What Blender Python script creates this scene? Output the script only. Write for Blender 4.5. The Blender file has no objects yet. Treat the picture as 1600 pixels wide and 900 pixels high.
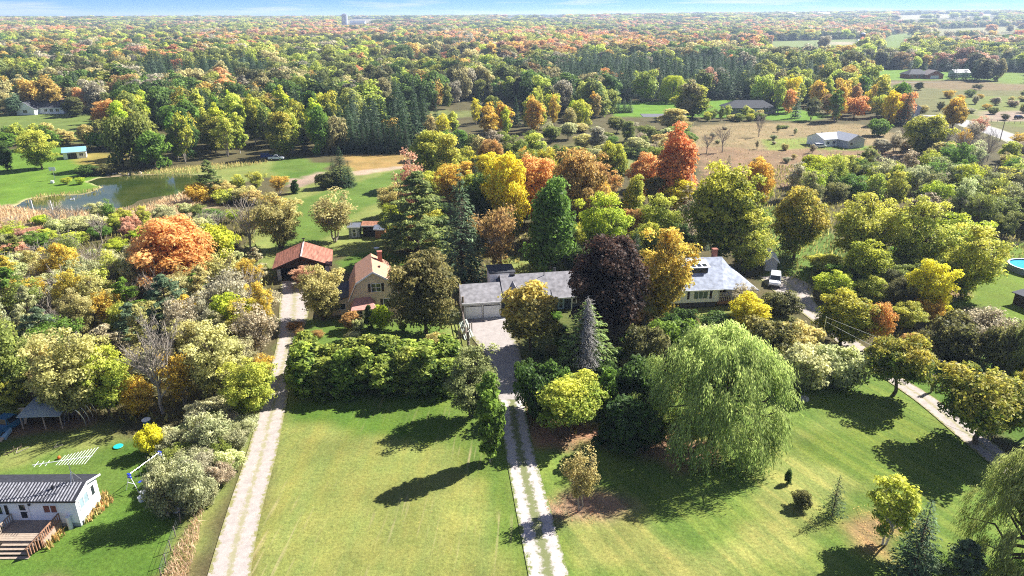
import bpy, math, random
import numpy as np
from mathutils import Vector, Matrix
random.seed(7); rng = np.random.default_rng(11)
sc = bpy.context.scene; COL = sc.collection
# ---------------------------------------------------------------- camera, world, sun, exposure
F, HC = 1080.0, 47.0
PITCH = math.atan(425 / F)
cam = bpy.data.cameras.new('camera'); camo = bpy.data.objects.new('camera', cam); COL.objects.link(camo)
cam.sensor_width = 36; cam.lens = 36 * F / 1600; cam.clip_start = 1; cam.clip_end = 60000
camo.location = (0, 0, HC); camo.rotation_euler = (math.pi / 2 - PITCH, 0, 0); sc.camera = camo
SUN_AZ, SUN_EL = math.radians(59), math.radians(40)
sd = Vector((math.sin(SUN_AZ) * math.cos(SUN_EL), math.cos(SUN_AZ) * math.cos(SUN_EL), math.sin(SUN_EL)))
sun = bpy.data.lights.new('sun', 'SUN'); suno = bpy.data.objects.new('sun', sun); COL.objects.link(suno)
sun.energy = 5.0; sun.angle = math.radians(.5); sun.color = (1, .965, .91)
suno.location = (0, 0, 200); suno.rotation_euler = sd.to_track_quat('Z', 'Y').to_euler()
W = bpy.data.worlds.new('World'); sc.world = W; W.use_nodes = True
wn, wl = W.node_tree.nodes, W.node_tree.links
bg = wn['Background']; bg.inputs['Strength'].default_value = .078
sky = wn.new('ShaderNodeTexSky'); sky.sky_type = 'NISHITA'; sky.sun_disc = False
sky.sun_elevation = SUN_EL; sky.sun_rotation = SUN_AZ; sky.altitude = 3500; sky.air_density = .7; sky.dust_density = 0; sky.ozone_density = 4
tc = wn.new('ShaderNodeTexCoord'); mp = wn.new('ShaderNodeMapping'); mp.inputs['Scale'].default_value = (1.6, 1.6, 34)
mp.inputs['Rotation'].default_value = (.03, -.045, 0)
nz = wn.new('ShaderNodeTexNoise'); nz.inputs['Scale'].default_value = 3.2; nz.inputs['Detail'].default_value = 7; nz.inputs['Roughness'].default_value = .55
rp = wn.new('ShaderNodeValToRGB'); rp.color_ramp.elements[0].position = .49; rp.color_ramp.elements[1].position = .63
mx = wn.new('ShaderNodeMixRGB'); mx.inputs[2].default_value = (4.4, 4.7, 5.0, 1)
mu = wn.new('ShaderNodeMath'); mu.operation = 'MULTIPLY'; mu.inputs[1].default_value = .75
wl.new(tc.outputs['Generated'], mp.inputs[0]); wl.new(mp.outputs[0], nz.inputs[0]); wl.new(nz.outputs[0], rp.inputs[0])
wl.new(rp.outputs[0], mu.inputs[0]); wl.new(mu.outputs[0], mx.inputs[0]); tn = wn.new('ShaderNodeMixRGB'); tn.blend_type = 'MULTIPLY'; tn.inputs[0].default_value = 1; tn.inputs[2].default_value = (.30, .46, .78, 1)
wl.new(sky.outputs[0], tn.inputs[1]); wl.new(tn.outputs[0], mx.inputs[1]); wl.new(mx.outputs[0], bg.inputs[0])
sc.view_settings.view_transform = 'Standard'; sc.view_settings.look = 'None'; sc.view_settings.gamma = 1
sc.view_settings.exposure = 1.44
sc.cycles.max_bounces = 9; sc.cycles.diffuse_bounces = 5; sc.cycles.transmission_bounces = 6; sc.cycles.volume_bounces = 0
sc.cycles.use_denoising = False; sc.cycles.denoising_prefilter = 'ACCURATE'; sc.cycles.denoising_input_passes = 'RGB_ALBEDO_NORMAL'; sc.cycles.filter_width = 1.1; sc.cycles.sample_clamp_indirect = 4
# ---------------------------------------------------------------- geometry helpers
def at(px, py, z=0.):
    x = (px - 800) / F; u = (450 - py) / F
    dy = math.cos(PITCH) + u * math.sin(PITCH); dz = -math.sin(PITCH) + u * math.cos(PITCH)
    t = (HC - z) / -dz
    return x * t, dy * t
def zat(py, Y):
    u = (450 - py) / F
    dy = math.cos(PITCH) + u * math.sin(PITCH); dz = -math.sin(PITCH) + u * math.cos(PITCH)
    return HC + dz * Y / dy
def depth(Y, z): return Y * math.cos(PITCH) + (HC - z) * math.sin(PITCH)
def tag(o, label=None, cat=None, group=None, kind=None):
    if label: o['label'] = label
    if cat: o['category'] = cat
    if group: o['group'] = group
    if kind: o['kind'] = kind
    return o
def empty(name, loc, rz=0., label=None, cat=None, group=None):
    o = bpy.data.objects.new(name, None); COL.objects.link(o); o.empty_display_size = .3
    o.location = (loc[0], loc[1], loc[2] if len(loc) > 2 else 0); o.rotation_euler = (0, 0, rz)
    return tag(o, label, cat, group)
def link(name, me, parent=None, loc=None):
    o = bpy.data.objects.new(name, me); COL.objects.link(o)
    if parent: o.parent = parent
    if loc: o.location = loc
    return o
def quads_mesh(name, V, nq, mats, attrs=None, smooth=False):
    me = bpy.data.meshes.new(name)
    me.vertices.add(len(V)); me.vertices.foreach_set('co', V.astype(np.float32).ravel())
    me.loops.add(nq * 4); me.loops.foreach_set('vertex_index', np.arange(nq * 4, dtype=np.int32))
    me.polygons.add(nq); me.polygons.foreach_set('loop_start', np.arange(0, nq * 4, 4, dtype=np.int32))
    me.polygons.foreach_set('loop_total', np.full(nq, 4, dtype=np.int32))
    for k, a in (attrs or {}).items():
        at_ = me.attributes.new(k, 'FLOAT', 'POINT'); at_.data.foreach_set('value', np.repeat(a, 4).astype(np.float32))
    for m in mats: me.materials.append(m)
    me.update(calc_edges=True); return me
def norm(a): return a / (np.linalg.norm(a, axis=-1, keepdims=True) + 1e-9)
class MB:
    def __init__(s): s.v = []; s.f = []; s.m = []
    def add(s, vs, fs, mi=0):
        n = len(s.v); s.v += [tuple(v) for v in vs]; s.f += [tuple(i + n for i in f) for f in fs]; s.m += [mi] * len(fs); return s
    def box(s, x0, x1, y0, y1, z0, z1, mi=0):
        return s.add([(x0, y0, z0), (x1, y0, z0), (x1, y1, z0), (x0, y1, z0), (x0, y0, z1), (x1, y0, z1), (x1, y1, z1), (x0, y1, z1)],
                     [(0, 3, 2, 1), (4, 5, 6, 7), (0, 1, 5, 4), (1, 2, 6, 5), (2, 3, 7, 6), (3, 0, 4, 7)], mi)
    def prism(s, poly, a, b, axis='y', mi=0):
        n = len(poly)
        def pt(p, t): return (p[0], t, p[1]) if axis == 'y' else ((t, p[0], p[1]) if axis == 'x' else (p[0], p[1], t))
        vs = [pt(p, a) for p in poly] + [pt(p, b) for p in poly]
        fs = [tuple(range(n)), tuple(range(2 * n - 1, n - 1, -1))] + [(i, i + n, (i + 1) % n + n, (i + 1) % n) for i in range(n)]
        return s.add(vs, fs, mi)
    def slab(s, q, t=.12, mi=0):      # quad corners lifted down by t
        lo = [(x, y, z - t) for x, y, z in q]; n = len(q)
        return s.add(list(q) + lo, [tuple(range(n)), tuple(range(2 * n - 1, n - 1, -1))] + [(i, (i + 1) % n, (i + 1) % n + n, i + n) for i in range(n)], mi)
    def tube(s, p0, p1, r0, r1=None, n=6, mi=0):
        r1 = r0 if r1 is None else r1
        p0, p1 = Vector(p0), Vector(p1); d = (p1 - p0).normalized()
        a = d.orthogonal().normalized(); b = d.cross(a); vs = []
        for p, r in ((p0, r0), (p1, r1)):
            for k in range(n):
                t = 2 * math.pi * k / n; vs.append(p + (a * math.cos(t) + b * math.sin(t)) * r)
        return s.add(vs, [(i, (i + 1) % n, (i + 1) % n + n, i + n) for i in range(n)] + [tuple(range(n - 1, -1, -1)), tuple(range(n, 2 * n))], mi)
    def build(s, name, mat, parent=None, loc=None, recalc=True):
        me = bpy.data.meshes.new(name); me.from_pydata(s.v, [], s.f)
        for m in (mat if isinstance(mat, (list, tuple)) else [mat]): me.materials.append(m)
        me.polygons.foreach_set('material_index', s.m)
        if recalc:
            import bmesh
            b = bmesh.new(); b.from_mesh(me); bmesh.ops.recalc_face_normals(b, faces=b.faces); b.to_mesh(me); b.free()
        me.update(); return link(name, me, parent, loc)
# ---------------------------------------------------------------- materials
def newmat(name):
    m = bpy.data.materials.new(name); m.use_nodes = True; nt = m.node_tree
    return m, nt.nodes, nt.links, nt.nodes['Principled BSDF']
def mat(name, col, rough=.7, var=.15, scale=2., bump=0., metal=0., spec=.3, stretch=(1, 1, 1)):
    m, n, l, b = newmat(name)
    t = n.new('ShaderNodeTexCoord'); mpn = n.new('ShaderNodeMapping'); mpn.inputs['Scale'].default_value = stretch
    x = n.new('ShaderNodeTexNoise'); x.inputs['Scale'].default_value = scale; x.inputs['Detail'].default_value = 6
    l.new(t.outputs['Object'], mpn.inputs[0]); l.new(mpn.outputs[0], x.inputs[0])
    r = n.new('ShaderNodeMapRange'); r.inputs[1].default_value = .3; r.inputs[2].default_value = .7
    r.inputs[3].default_value = 1 - var; r.inputs[4].default_value = 1 + var; l.new(x.outputs[0], r.inputs[0])
    mc = n.new('ShaderNodeMixRGB'); mc.blend_type = 'MULTIPLY'; mc.inputs[0].default_value = 1; mc.inputs[1].default_value = (*col, 1)
    l.new(r.outputs[0], mc.inputs[2]); l.new(mc.outputs[0], b.inputs['Base Color'])
    b.inputs['Roughness'].default_value = rough; b.inputs['Metallic'].default_value = metal; b.inputs['Specular IOR Level'].default_value = spec
    if bump:
        bp = n.new('ShaderNodeBump'); bp.inputs['Strength'].default_value = bump; l.new(x.outputs[0], bp.inputs['Height']); l.new(bp.outputs[0], b.inputs['Normal'])
    return m
def leafmat(name, typ):
    m, n, l, b = newmat(name)
    A = n.new('ShaderNodeAttribute'); A.attribute_type = typ; A.attribute_name = 'tint_a'
    B = n.new('ShaderNodeAttribute'); B.attribute_type = typ; B.attribute_name = 'tint_b'
    M = n.new('ShaderNodeAttribute'); M.attribute_name = 'mix'
    R = n.new('ShaderNodeAttribute'); R.attribute_name = 'rnd'
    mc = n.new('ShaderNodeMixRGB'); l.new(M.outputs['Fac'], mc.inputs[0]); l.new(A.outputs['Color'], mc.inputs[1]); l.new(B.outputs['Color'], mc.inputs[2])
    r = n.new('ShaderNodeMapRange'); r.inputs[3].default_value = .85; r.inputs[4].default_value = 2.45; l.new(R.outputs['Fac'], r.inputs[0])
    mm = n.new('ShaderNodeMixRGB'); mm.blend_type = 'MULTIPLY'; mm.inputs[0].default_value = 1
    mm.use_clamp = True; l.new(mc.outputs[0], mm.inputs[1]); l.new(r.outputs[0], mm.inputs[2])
    b.inputs['Roughness'].default_value = .6; b.inputs['Specular IOR Level'].default_value = .25
    l.new(mm.outputs[0], b.inputs['Base Color'])
    tr = n.new('ShaderNodeBsdfTranslucent'); l.new(mm.outputs[0], tr.inputs[0])
    ms = n.new('ShaderNodeMixShader'); ms.inputs[0].default_value = .5
    l.new(b.outputs[0], ms.inputs[1]); l.new(tr.outputs[0], ms.inputs[2]); l.new(ms.outputs[0], n['Material Output'].inputs[0])
    return m
LEAF = leafmat('foliage', 'OBJECT'); LEAF_F = leafmat('forest_foliage', 'INSTANCER')
BARK = mat('bark', (.09, .065, .045), .9, .4, 6, .4); BARKG = mat('pale_bark', (.30, .26, .21), .9, .3, 6, .3); BIRCH = mat('birch_bark', (.5, .47, .42), .8, .35, 7, .2)
DEADM = mat('dead_twig', (.36, .34, .31), .9, .3, 6)
# ---------------------------------------------------------------- foliage generators (all numpy)
def rdir(n):
    a = rng.normal(size=(n, 3)); return norm(a)
def leaves(P, N, S, asp=.62, up=None, jitter=.75):
    n = len(P); N = norm(N + rdir(n) * jitter)
    t = rdir(n) if up is None else norm(up + rdir(n) * .35)
    U = norm(t - N * (t * N).sum(1, keepdims=True)); Vv = np.cross(N, U)
    S = S[:, None]; V = np.empty((n, 4, 3))
    V[:, 0] = P + U * S; V[:, 1] = P + Vv * S * asp + N * S * .18; V[:, 2] = P - U * S; V[:, 3] = P - Vv * S * asp + N * S * .12
    return V.reshape(-1, 3)
def crown_mesh(name, P, N, S, mix, asp=.62, up=None, jitter=.75):
    n = len(P); V = leaves(P, N, S, asp, up, jitter)
    return quads_mesh(name, V, n, [LEAF], {'mix': np.clip(mix, 0, 1), 'rnd': rng.random(n)})
def tubes(segs, name, m, nside=5):
    """segs: list of (p0,p1,r0,r1)"""
    n = len(segs); p0 = np.array([s[0] for s in segs], float); p1 = np.array([s[1] for s in segs], float)
    r0 = np.array([s[2] for s in segs])[:, None]; r1 = np.array([s[3] for s in segs])[:, None]
    d = norm(p1 - p0); a = np.cross(d, np.where(np.abs(d[:, 2:3]) > .9, [[1, 0, 0]], [[0, 0, 1]])); a = norm(a); b = np.cross(d, a)
    V = np.empty((n, nside, 4, 3))
    for k in range(nside):
        t0, t1 = 2 * math.pi * k / nside, 2 * math.pi * (k + 1) / nside
        e0 = a * math.cos(t0) + b * math.sin(t0); e1 = a * math.cos(t1) + b * math.sin(t1)
        V[:, k, 0] = p0 + e0 * r0; V[:, k, 1] = p0 + e1 * r0; V[:, k, 2] = p1 + e1 * r1; V[:, k, 3] = p1 + e0 * r1
    return quads_mesh(name, V.reshape(-1, 3), n * nside, [m])
def limb(segs, p0, p1, r0, r1, k=3, wob=.12):
    p0, p1 = np.array(p0, float), np.array(p1, float); L = np.linalg.norm(p1 - p0); q = p0
    for i in range(1, k + 1):
        t = i / k; e = p0 + (p1 - p0) * t + (rng.normal(size=3) * wob * L * .5 if i < k else 0)
        segs.append((q, e, r0 + (r1 - r0) * (i - 1) / k, r0 + (r1 - r0) * t)); q = e
def broad(name, h=10., w=8., nl=14000, ls=.27, base=.2, shape='round', nc=90, twigs=0, gap=0., bark=BARK, multi=1, clr=.17, topb=.5, bias=0., shell=.35):
    """rounded broadleaf: many leaf clumps through an uneven ellipsoid"""
    c = np.array([0, 0, h * (base + 1) / 2]); rz = h * (1 - base) / 2; rx = w / 2
    D = rdir(nc); rad = rng.random(nc) ** (.33 if gap == 0 else .28)
    lump = 1 + .26 * np.sin(D[:, 0] * 3 + rng.random() * 6) * np.cos(D[:, 1] * 3.3 + rng.random() * 6) + rng.normal(size=nc) * .11
    C = D * rad[:, None] * lump[:, None] * (1 - clr * .8)
    if shape == 'cone':
        zz = C[:, 2]; f = np.clip(1.02 - .62 * (zz + 1) / 2 - .2 * np.maximum(-zz - .55, 0) * 2, .15, 1.1); C[:, :2] *= (f / np.sqrt(np.clip(1 - zz ** 2, .15, 1)) * .95)[:, None]
    elif shape == 'flat':
        C[:, 2] = np.where(C[:, 2] < -.35, -.35 + (C[:, 2] + .35) * .3, C[:, 2])
    elif shape == 'vase':
        f = np.clip(.55 + .5 * (C[:, 2] + 1) / 2 * 1.1, .3, 1.1); C[:, :2] *= f[:, None]
    Cw = c + C * [rx, rx, rz]
    cr = (rng.random(nc) * .6 + .7) * clr * 2 * (rx * rx * rz) ** (1 / 3)
    if gap: keep = rng.random(nc) > gap; Cw, cr, C = Cw[keep], cr[keep], C[keep]
    nc2 = len(Cw); ci = rng.choice(nc2, nl, p=cr ** 2 / (cr ** 2).sum()); d = rdir(nl)
    d[:, 2] = np.where((d[:, 2] < 0) & (rng.random(nl) < .55), -d[:, 2], d[:, 2])
    r_ = cr[ci] * (1 - shell * rng.random(nl) ** 1.5) * (1 + .12 * rng.normal(size=nl))
    P = Cw[ci] + d * r_[:, None] * [1, 1, .75]
    out = norm(P - c)
    cn = rng.random(nc2)[ci]; hf = (P[:, 2] - h * base) / (h * (1 - base))
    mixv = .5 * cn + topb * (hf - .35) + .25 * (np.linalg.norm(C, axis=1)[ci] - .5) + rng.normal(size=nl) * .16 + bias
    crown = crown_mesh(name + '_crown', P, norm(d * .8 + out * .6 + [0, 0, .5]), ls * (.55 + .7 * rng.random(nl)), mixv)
    segs = []; r0 = w * .028
    for k in range(multi):
        off = np.array([rng.normal() * .25, rng.normal() * .25, 0]) * (multi > 1) * w * .12
        tip = c + off * 5 + [0, 0, -rz * .35]
        if multi > 1: tip = c + np.array([math.cos(k * 6.28 / multi), math.sin(k * 6.28 / multi), 0]) * rx * .3 + [0, 0, -rz * .1]
        limb(segs, off * .5 + [0, 0, -.3], tip, r0 / math.sqrt(multi) * 1.25, r0 * .6 / math.sqrt(multi), 4, .06)
        nb = int(min(nc2, (26 if twigs == 0 else 60) / multi))
        for j in rng.choice(nc2, nb, replace=False):
            st = off * .5 + (tip - off * .5) * (.45 + .55 * rng.random())
            limb(segs, st, Cw[j], r0 * .38 / math.sqrt(multi), r0 * .08, 3, .14)
            for q in range(twigs):
                e = Cw[j] + rdir(1)[0] * cr[j] * 1.2 * np.array([1, 1, .8]) + [0, 0, cr[j] * .3]
                m_ = st + (Cw[j] - st) * (.5 + .5 * rng.random())
                segs.append((m_, e, r0 * .10, r0 * .03))
    trunk = tubes(segs, name + '_trunk', bark)
    return trunk, crown, h, w
def spruce(name, h=12., w=5., lev=34, per=11, nq=11, ls=.3, droop=.22, dead=None, powr=.85, ir=.12):
    P, N, S, mixv, U = [], [], [], [], []; segs = []
    limb(segs, (0, 0, -.2), (0, 0, h * .97), w * .03, .02, 5, .004)
    for i in range(lev):
        t = (i + rng.random() * .6) / lev; z = h * (.04 + .95 * t); R = w / 2 * (1 - t) ** powr * (1 + rng.normal() * ir * .6) + .08
        k = max(4, int(per * (.4 + R / (w / 2) * .8))); a0 = rng.random() * 6.28
        for j in range(k):
            a = a0 + j * 2 * math.pi / k + rng.normal() * .16; L = R * (1 + rng.normal() * ir)
            dx = np.array([math.cos(a), math.sin(a), 0]); dr = droop * (1 - .5 * t)
            if L > .9: segs.append((np.array([0, 0, z]), dx * L * .8 + [0, 0, z - dr * L * .7], .03, .012))
            n = max(3, int(nq * (L / (w / 2)) + 2)); s_ = np.sqrt(rng.random(n)) * .92 + .08
            lat = rng.normal(size=n) * (.13 * L + .05) * (1.15 - s_); pr = np.array([-dx[1], dx[0], 0])
            pp = dx * (s_ * L)[:, None] + pr * lat[:, None]; pp[:, 2] += z - dr * L * s_ ** 1.3 + .08 * L * (s_ > .85) + rng.normal(size=n) * .07
            P.append(pp); N.append(np.tile([0, 0, 1.], (n, 1)) + dx * .5); U.append(np.tile(dx, (n, 1)) + pr * rng.normal(size=(n, 1)) * .6)
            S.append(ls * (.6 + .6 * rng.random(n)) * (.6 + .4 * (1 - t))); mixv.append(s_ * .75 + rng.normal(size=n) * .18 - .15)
    P, N, S, U = map(np.concatenate, (P, N, S, U)); mixv = np.concatenate(mixv)
    if dead is not None:
        ang = np.arctan2(P[:, 1], P[:, 0]); gone = (np.cos(ang - dead) > .84 + rng.normal(size=len(P)) * .07) & (P[:, 2] > h * .12)
        gone |= P[:, 2] > h * .9
        sg = []
        for q in range(260):
            t = rng.random() ** .8; z = h * (.1 + .88 * t); R = w / 2 * (1 - t) ** powr * (1.0 + rng.random() * .12) + .1; a = dead + rng.normal() * .26
            dx = np.array([math.cos(a), math.sin(a), 0]); p0 = dx * R * .15 + [0, 0, z]; p1 = dx * R + [0, 0, z - .15 * R]
            sg.append((p0, p1, .035, .02))
            for e in range(4):
                m_ = p0 + (p1 - p0) * (.35 + .6 * rng.random()); sg.append((m_, m_ + rdir(1)[0] * .35 + dx * .2, .02, .012))
        dm = tubes(sg, name + '_dead', DEADM, 3)
        k = ~gone; P, N, S, U, mixv = P[k], N[k], S[k], U[k], mixv[k]
        return tubes(segs, name + '_trunk', BARK), crown_mesh(name + '_crown', P, N, S, mixv, .3, U, .5), h, w, dm
    return tubes(segs, name + '_trunk', BARK), crown_mesh(name + '_crown', P, N, S, mixv, .3, U, .5), h, w
def pine(name, h=14., w=9., nb=62, ls=.34, base=.12):
    P, N, S, mixv = [], [], [], []; segs = []
    limb(segs, (0, 0, -.2), (0, 0, h * .96), w * .03, .05, 6, .01)
    for i in range(nb):
        t = base + (1 - base) * (i + rng.random()) / nb; z = h * t; a = rng.random() * 6.28
        R = w / 2 * (math.sin(min(1, (1.06 - t) * 1.25) * math.pi / 2)) * (.62 + .5 * rng.random()); dx = np.array([math.cos(a), math.sin(a), 0])
        end = dx * R + [0, 0, z + .12 * R]; segs.append((np.array([0, 0, z - .1]), end, .07, .02))
        for q in range(int(6 + R * 3.2)):
            s_ = .3 + .7 * rng.random() ** .7; cc = dx * R * s_ + np.array([-dx[1], dx[0], 0]) * rng.normal() * R * .22 * s_ + [0, 0, z + .1 * R * s_ + .15 * rng.random()]
            n = 16; d = rdir(n); d[:, 2] = np.abs(d[:, 2]) * .8
            P.append(cc + d * [.42, .42, .26] * (.7 + .5 * rng.random())); N.append(d + [0, 0, .3]); S.append(ls * (.5 + .6 * rng.random(n)))
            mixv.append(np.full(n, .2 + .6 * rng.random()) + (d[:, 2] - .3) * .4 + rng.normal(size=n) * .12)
    P, N, S = map(np.concatenate, (P, N, S))
    return tubes(segs, name + '_trunk', BARK), crown_mesh(name + '_crown', P, N, S, np.concatenate(mixv), .35), h, w
def willow(name, h=11., w=14., ns=5200, ls=.19):
    segs = []; limb(segs, (0, 0, -.3), (0, .2, h * .5), .5, .3, 4, .05); P, U, S, mixv, N = [], [], [], [], []
    nc = 170; zz = .12 + .84 * rng.random(nc) ** .75; rr_ = w * .46 * np.sqrt(np.clip(1 - (np.clip(zz - .3, 0, 1) / .7) ** 2, .01, 1)) * (1 - .42 * rng.random(nc) ** 1.6) * (1 + .1 * rng.normal(size=nc)); aa = rng.random(nc) * 6.28; C = np.column_stack([np.cos(aa) * rr_, np.sin(aa) * rr_, zz * h])
    for c in C[:70]: limb(segs, (0, 0, h * (.2 + .2 * rng.random())), c, .16, .04, 3, .12)
    for i in range(ns):
        j = rng.integers(nc); a = rng.random() * 6.28; rr = w * .062 * (.3 + rng.random()); top = C[j] + [math.cos(a) * rr * .5, math.sin(a) * rr * .5, w * .05 * rng.random()]
        oc = norm(np.array([top[0], top[1], 0.]) + [math.cos(a) * w * .14, math.sin(a) * w * .14, 0]); L = min(top[2] - .3, h * (.08 + .17 * rng.random()))
        n = int(6 + L * 3.3); s_ = np.linspace(0, 1, n)
        reach = rr * 1.0
        pp = top + oc * (reach * (1 - (1 - s_) ** 2.5))[:, None]; pp[:, 2] -= L * s_ ** 1.25 - .25 * np.sin(s_ * 3.1) * .5
        pp += rng.normal(size=(n, 3)) * .09
        P.append(pp); sl = np.stack([oc * (2.2 * reach * (1 - x) ** 1.5) + [0, 0, -L * 1.2 * x ** .3 - .1] for x in s_]); U.append(norm(sl))
        N.append(np.tile(oc + [0, 0, .4], (n, 1))); S.append(ls * (.6 + .6 * rng.random(n)))
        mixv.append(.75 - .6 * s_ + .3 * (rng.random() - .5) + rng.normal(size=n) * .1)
    P, U, S, N = map(np.concatenate, (P, U, S, N))
    return tubes(segs, name + '_trunk', BARK), crown_mesh(name + '_crown', P, N, S, np.concatenate(mixv), .26, U, .5), h, w
def bare(name, h=9., w=6., n1=9, n2=6, n3=7, m=BARKG, spread=1., r0=.16):
    segs = []; limb(segs, (0, 0, -.2), (0, 0, h * .35), r0, r0 * .8, 3, .05)
    for i in range(n1):
        a = i * 2.4 + rng.random(); R = w / 2 * (.35 + .5 * rng.random()) * spread; z0 = h * (.15 + .25 * rng.random())
        e = np.array([math.cos(a) * R, math.sin(a) * R, h * (.65 + .33 * rng.random())]); s0 = np.array([0, 0, z0]); limb(segs, s0, e, r0 * .5, .03, 4, .1)
        for j in range(n2):
            t = .25 + .7 * rng.random(); p = s0 + (e - s0) * t; q = p + np.array([math.cos(a + rng.normal() * .9), math.sin(a + rng.normal() * .9), 1.0]) * h * .15 * (.5 + rng.random()); segs.append((p, q, .045, .02))
            for k in range(n3):
                u = p + (q - p) * (.2 + .8 * rng.random()); segs.append((u, u + (rdir(1)[0] + [0, 0, .7]) * h * .055, .02, .009))
    return segs
def baretree(name, **kw):
    m = kw.get('m', BARKG); segs = bare(name, **kw); n = len(segs); tr = [s for s in segs if s[2] > .05]; tw = [s for s in segs if s[2] <= .05]
    return tubes(tr, name + '_trunk', m, 5), tubes(tw, name + '_crown', m, 3), kw.get('h', 9.), kw.get('w', 6.)
PR = {}
PR['maple'] = [broad('maple%d' % i, 10, 8, 26000, .19, .08, 'round', 190, bark=BARK, clr=.115) for i in range(4)]
PR['lolli'] = [broad('lolli%d' % i, 9, 8, 20000, .19, .22, 'flat', 150, clr=.125, topb=1.0, bias=-.38) for i in range(2)]
PR['cone'] = [broad('coneleaf%d' % i, 13, 7.5, 20000, .25, .05, 'cone', 170, clr=.13) for i in range(2)]
PR['oval'] = [broad('oval%d' % i, 12, 6.5, 12000, .27, .1, 'round', 80) for i in range(2)]
PR['loose'] = [broad('loose%d' % i, 9, 8, 16000, .16, .06, 'vase', 190, 6, .3, BARK, 3, .10, shell=.7) for i in range(3)]
PR['sparse'] = [broad('sparse%d' % i, 9, 7, 5200, .18, .15, 'vase', 85, 5, .1, BARKG, 3, .13, shell=.9) for i in range(3)]
PR['birch'] = [broad('birch%d' % i, 10, 6, 6500, .22, .22, 'round', 70, 3, .15, BIRCH, 2, .13, shell=.8) for i in range(2)]
PR['bush'] = [broad('bush%d' % i, 3.2, 4.2, 10000, .15, .0, 'round', 100, clr=.16) for i in range(3)]
PR['brush'] = [broad('brush%d' % i, 3.5, 4.2, 10000, .095, .0, 'vase', 70, 5, .05, BARKG, 4, .15, shell=.9) for i in range(3)]
PR['cedar'] = [broad('cedar%d' % i, 4.6, 3.0, 8000, .16, .0, 'cone', 110, clr=.13) for i in range(2)]
PR['column'] = [broad('column%d' % i, 9, 2.4, 7000, .2, .06, 'round', 90, clr=.14, bark=BARKG) for i in range(1)]
PR['spruce'] = [spruce('spruce%d' % i) for i in range(3)]
PR['ragged'] = [spruce('ragged', 10, 5.5, 24, 9, 9, .3, .1, ir=.3)]
PR['halfdead'] = [spruce('halfdead', 9.5, 5.6, 34, 12, 12, .27, .2, dead=-1.57)]
PR['pine'] = [pine('pine%d' % i) for i in range(2)]
PR['bluepine'] = [pine('bluepine', 7, 5.5, 34, .24, .03)]
PR['willow'] = [willow('willow%d' % i) for i in range(2)]
PR['bare'] = [baretree('bare%d' % i) for i in range(2)]
PR['dead'] = [baretree('dead', h=9., w=6, n1=12, n2=9, n3=9, m=BARKG, r0=.2)]
PR['lowbroad'] = [broad('low%d' % i, 10, 7.5, 4200, .38, .03, 'round', 60) for i in range(2)] + [broad('lowtall', 12, 6, 4200, .38, .03, 'round', 60)]
PR['lowspruce'] = [spruce('lowspruce', 12, 5., 22, 9, 7, .5)]
PR['lowpoplar'] = [broad('lowpop', 12, 4.2, 3600, .34, .05, 'round', 50, bark=BIRCH)]
PR['lowsparse'] = [broad('lowsparse', 9, 7, 1800, .3, .1, 'vase', 60, 3, .1, BARKG, 3, .14, shell=.9)]
C_ = {
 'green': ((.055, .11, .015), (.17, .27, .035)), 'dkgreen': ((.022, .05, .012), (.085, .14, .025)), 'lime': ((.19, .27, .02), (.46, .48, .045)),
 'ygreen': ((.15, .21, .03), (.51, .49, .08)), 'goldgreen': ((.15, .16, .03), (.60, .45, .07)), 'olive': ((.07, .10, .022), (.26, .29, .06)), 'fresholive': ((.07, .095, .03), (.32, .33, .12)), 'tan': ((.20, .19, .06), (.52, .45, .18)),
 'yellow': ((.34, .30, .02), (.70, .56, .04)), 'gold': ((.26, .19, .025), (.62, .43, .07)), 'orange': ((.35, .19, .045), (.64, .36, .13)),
 'red': ((.42, .18, .05), (.66, .31, .12)), 'rust': ((.17, .12, .035), (.46, .29, .10)), 'purple': ((.013, .009, .007), (.085, .045, .028)),
 'spruce': ((.014, .034, .014), (.055, .10, .035)), 'blue': ((.035, .065, .035), (.17, .24, .12)), 'pine': ((.04, .08, .03), (.30, .33, .10)),
 'silver': ((.16, .19, .08), (.56, .55, .27)), 'willow': ((.11, .17, .035), (.43, .47, .16)), 'gbirch': ((.11, .11, .035), (.52, .40, .10)), 'russolive': ((.045, .06, .018), (.27, .23, .07)), 'grey': ((.18, .16, .10), (.44, .40, .27)),
 'gturn': ((.07, .12, .018), (.44, .36, .06)), 'gyel': ((.04, .09, .015), (.46, .44, .045)), 'pink': ((.26, .16, .09), (.60, .35, .22)), 'hedge': ((.035, .08, .014), (.32, .36, .06)), 'thicket': ((.14, .15, .07), (.46, .44, .24)), 'dkolive': ((.045, .055, .018), (.17, .16, .05)),
}
INV = {}
def tree_w(kind, x, y, h, w, col, label, group=None, cat='tree', name='tree', var=None, jit=.06, zg=0.):
    ps = PR[kind]; p = ps[(var if var is not None else random.randrange(len(ps))) % len(ps)]
    e = empty(name, (x, y, zg), 0 if kind == 'halfdead' else random.random() * 6.28, label, cat, group)
    e.scale = (w / p[3], w / p[3] * random.uniform(.94, 1.06), h / p[2])
    link('stem' if cat == 'shrub' else 'trunk', p[0], e)
    c = link('crown' if cat != 'shrub' else 'foliage', p[1], e)
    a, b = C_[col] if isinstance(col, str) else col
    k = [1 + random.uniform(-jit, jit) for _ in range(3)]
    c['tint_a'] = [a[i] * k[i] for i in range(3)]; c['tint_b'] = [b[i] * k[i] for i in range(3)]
    if len(p) > 4: link('dead_twigs', p[4], e)
    if kind == 'dead' or kind == 'bare': c.name = 'twigs'
    PLACED.append((x, y, w)); return e, c
PLACED = []
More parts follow.
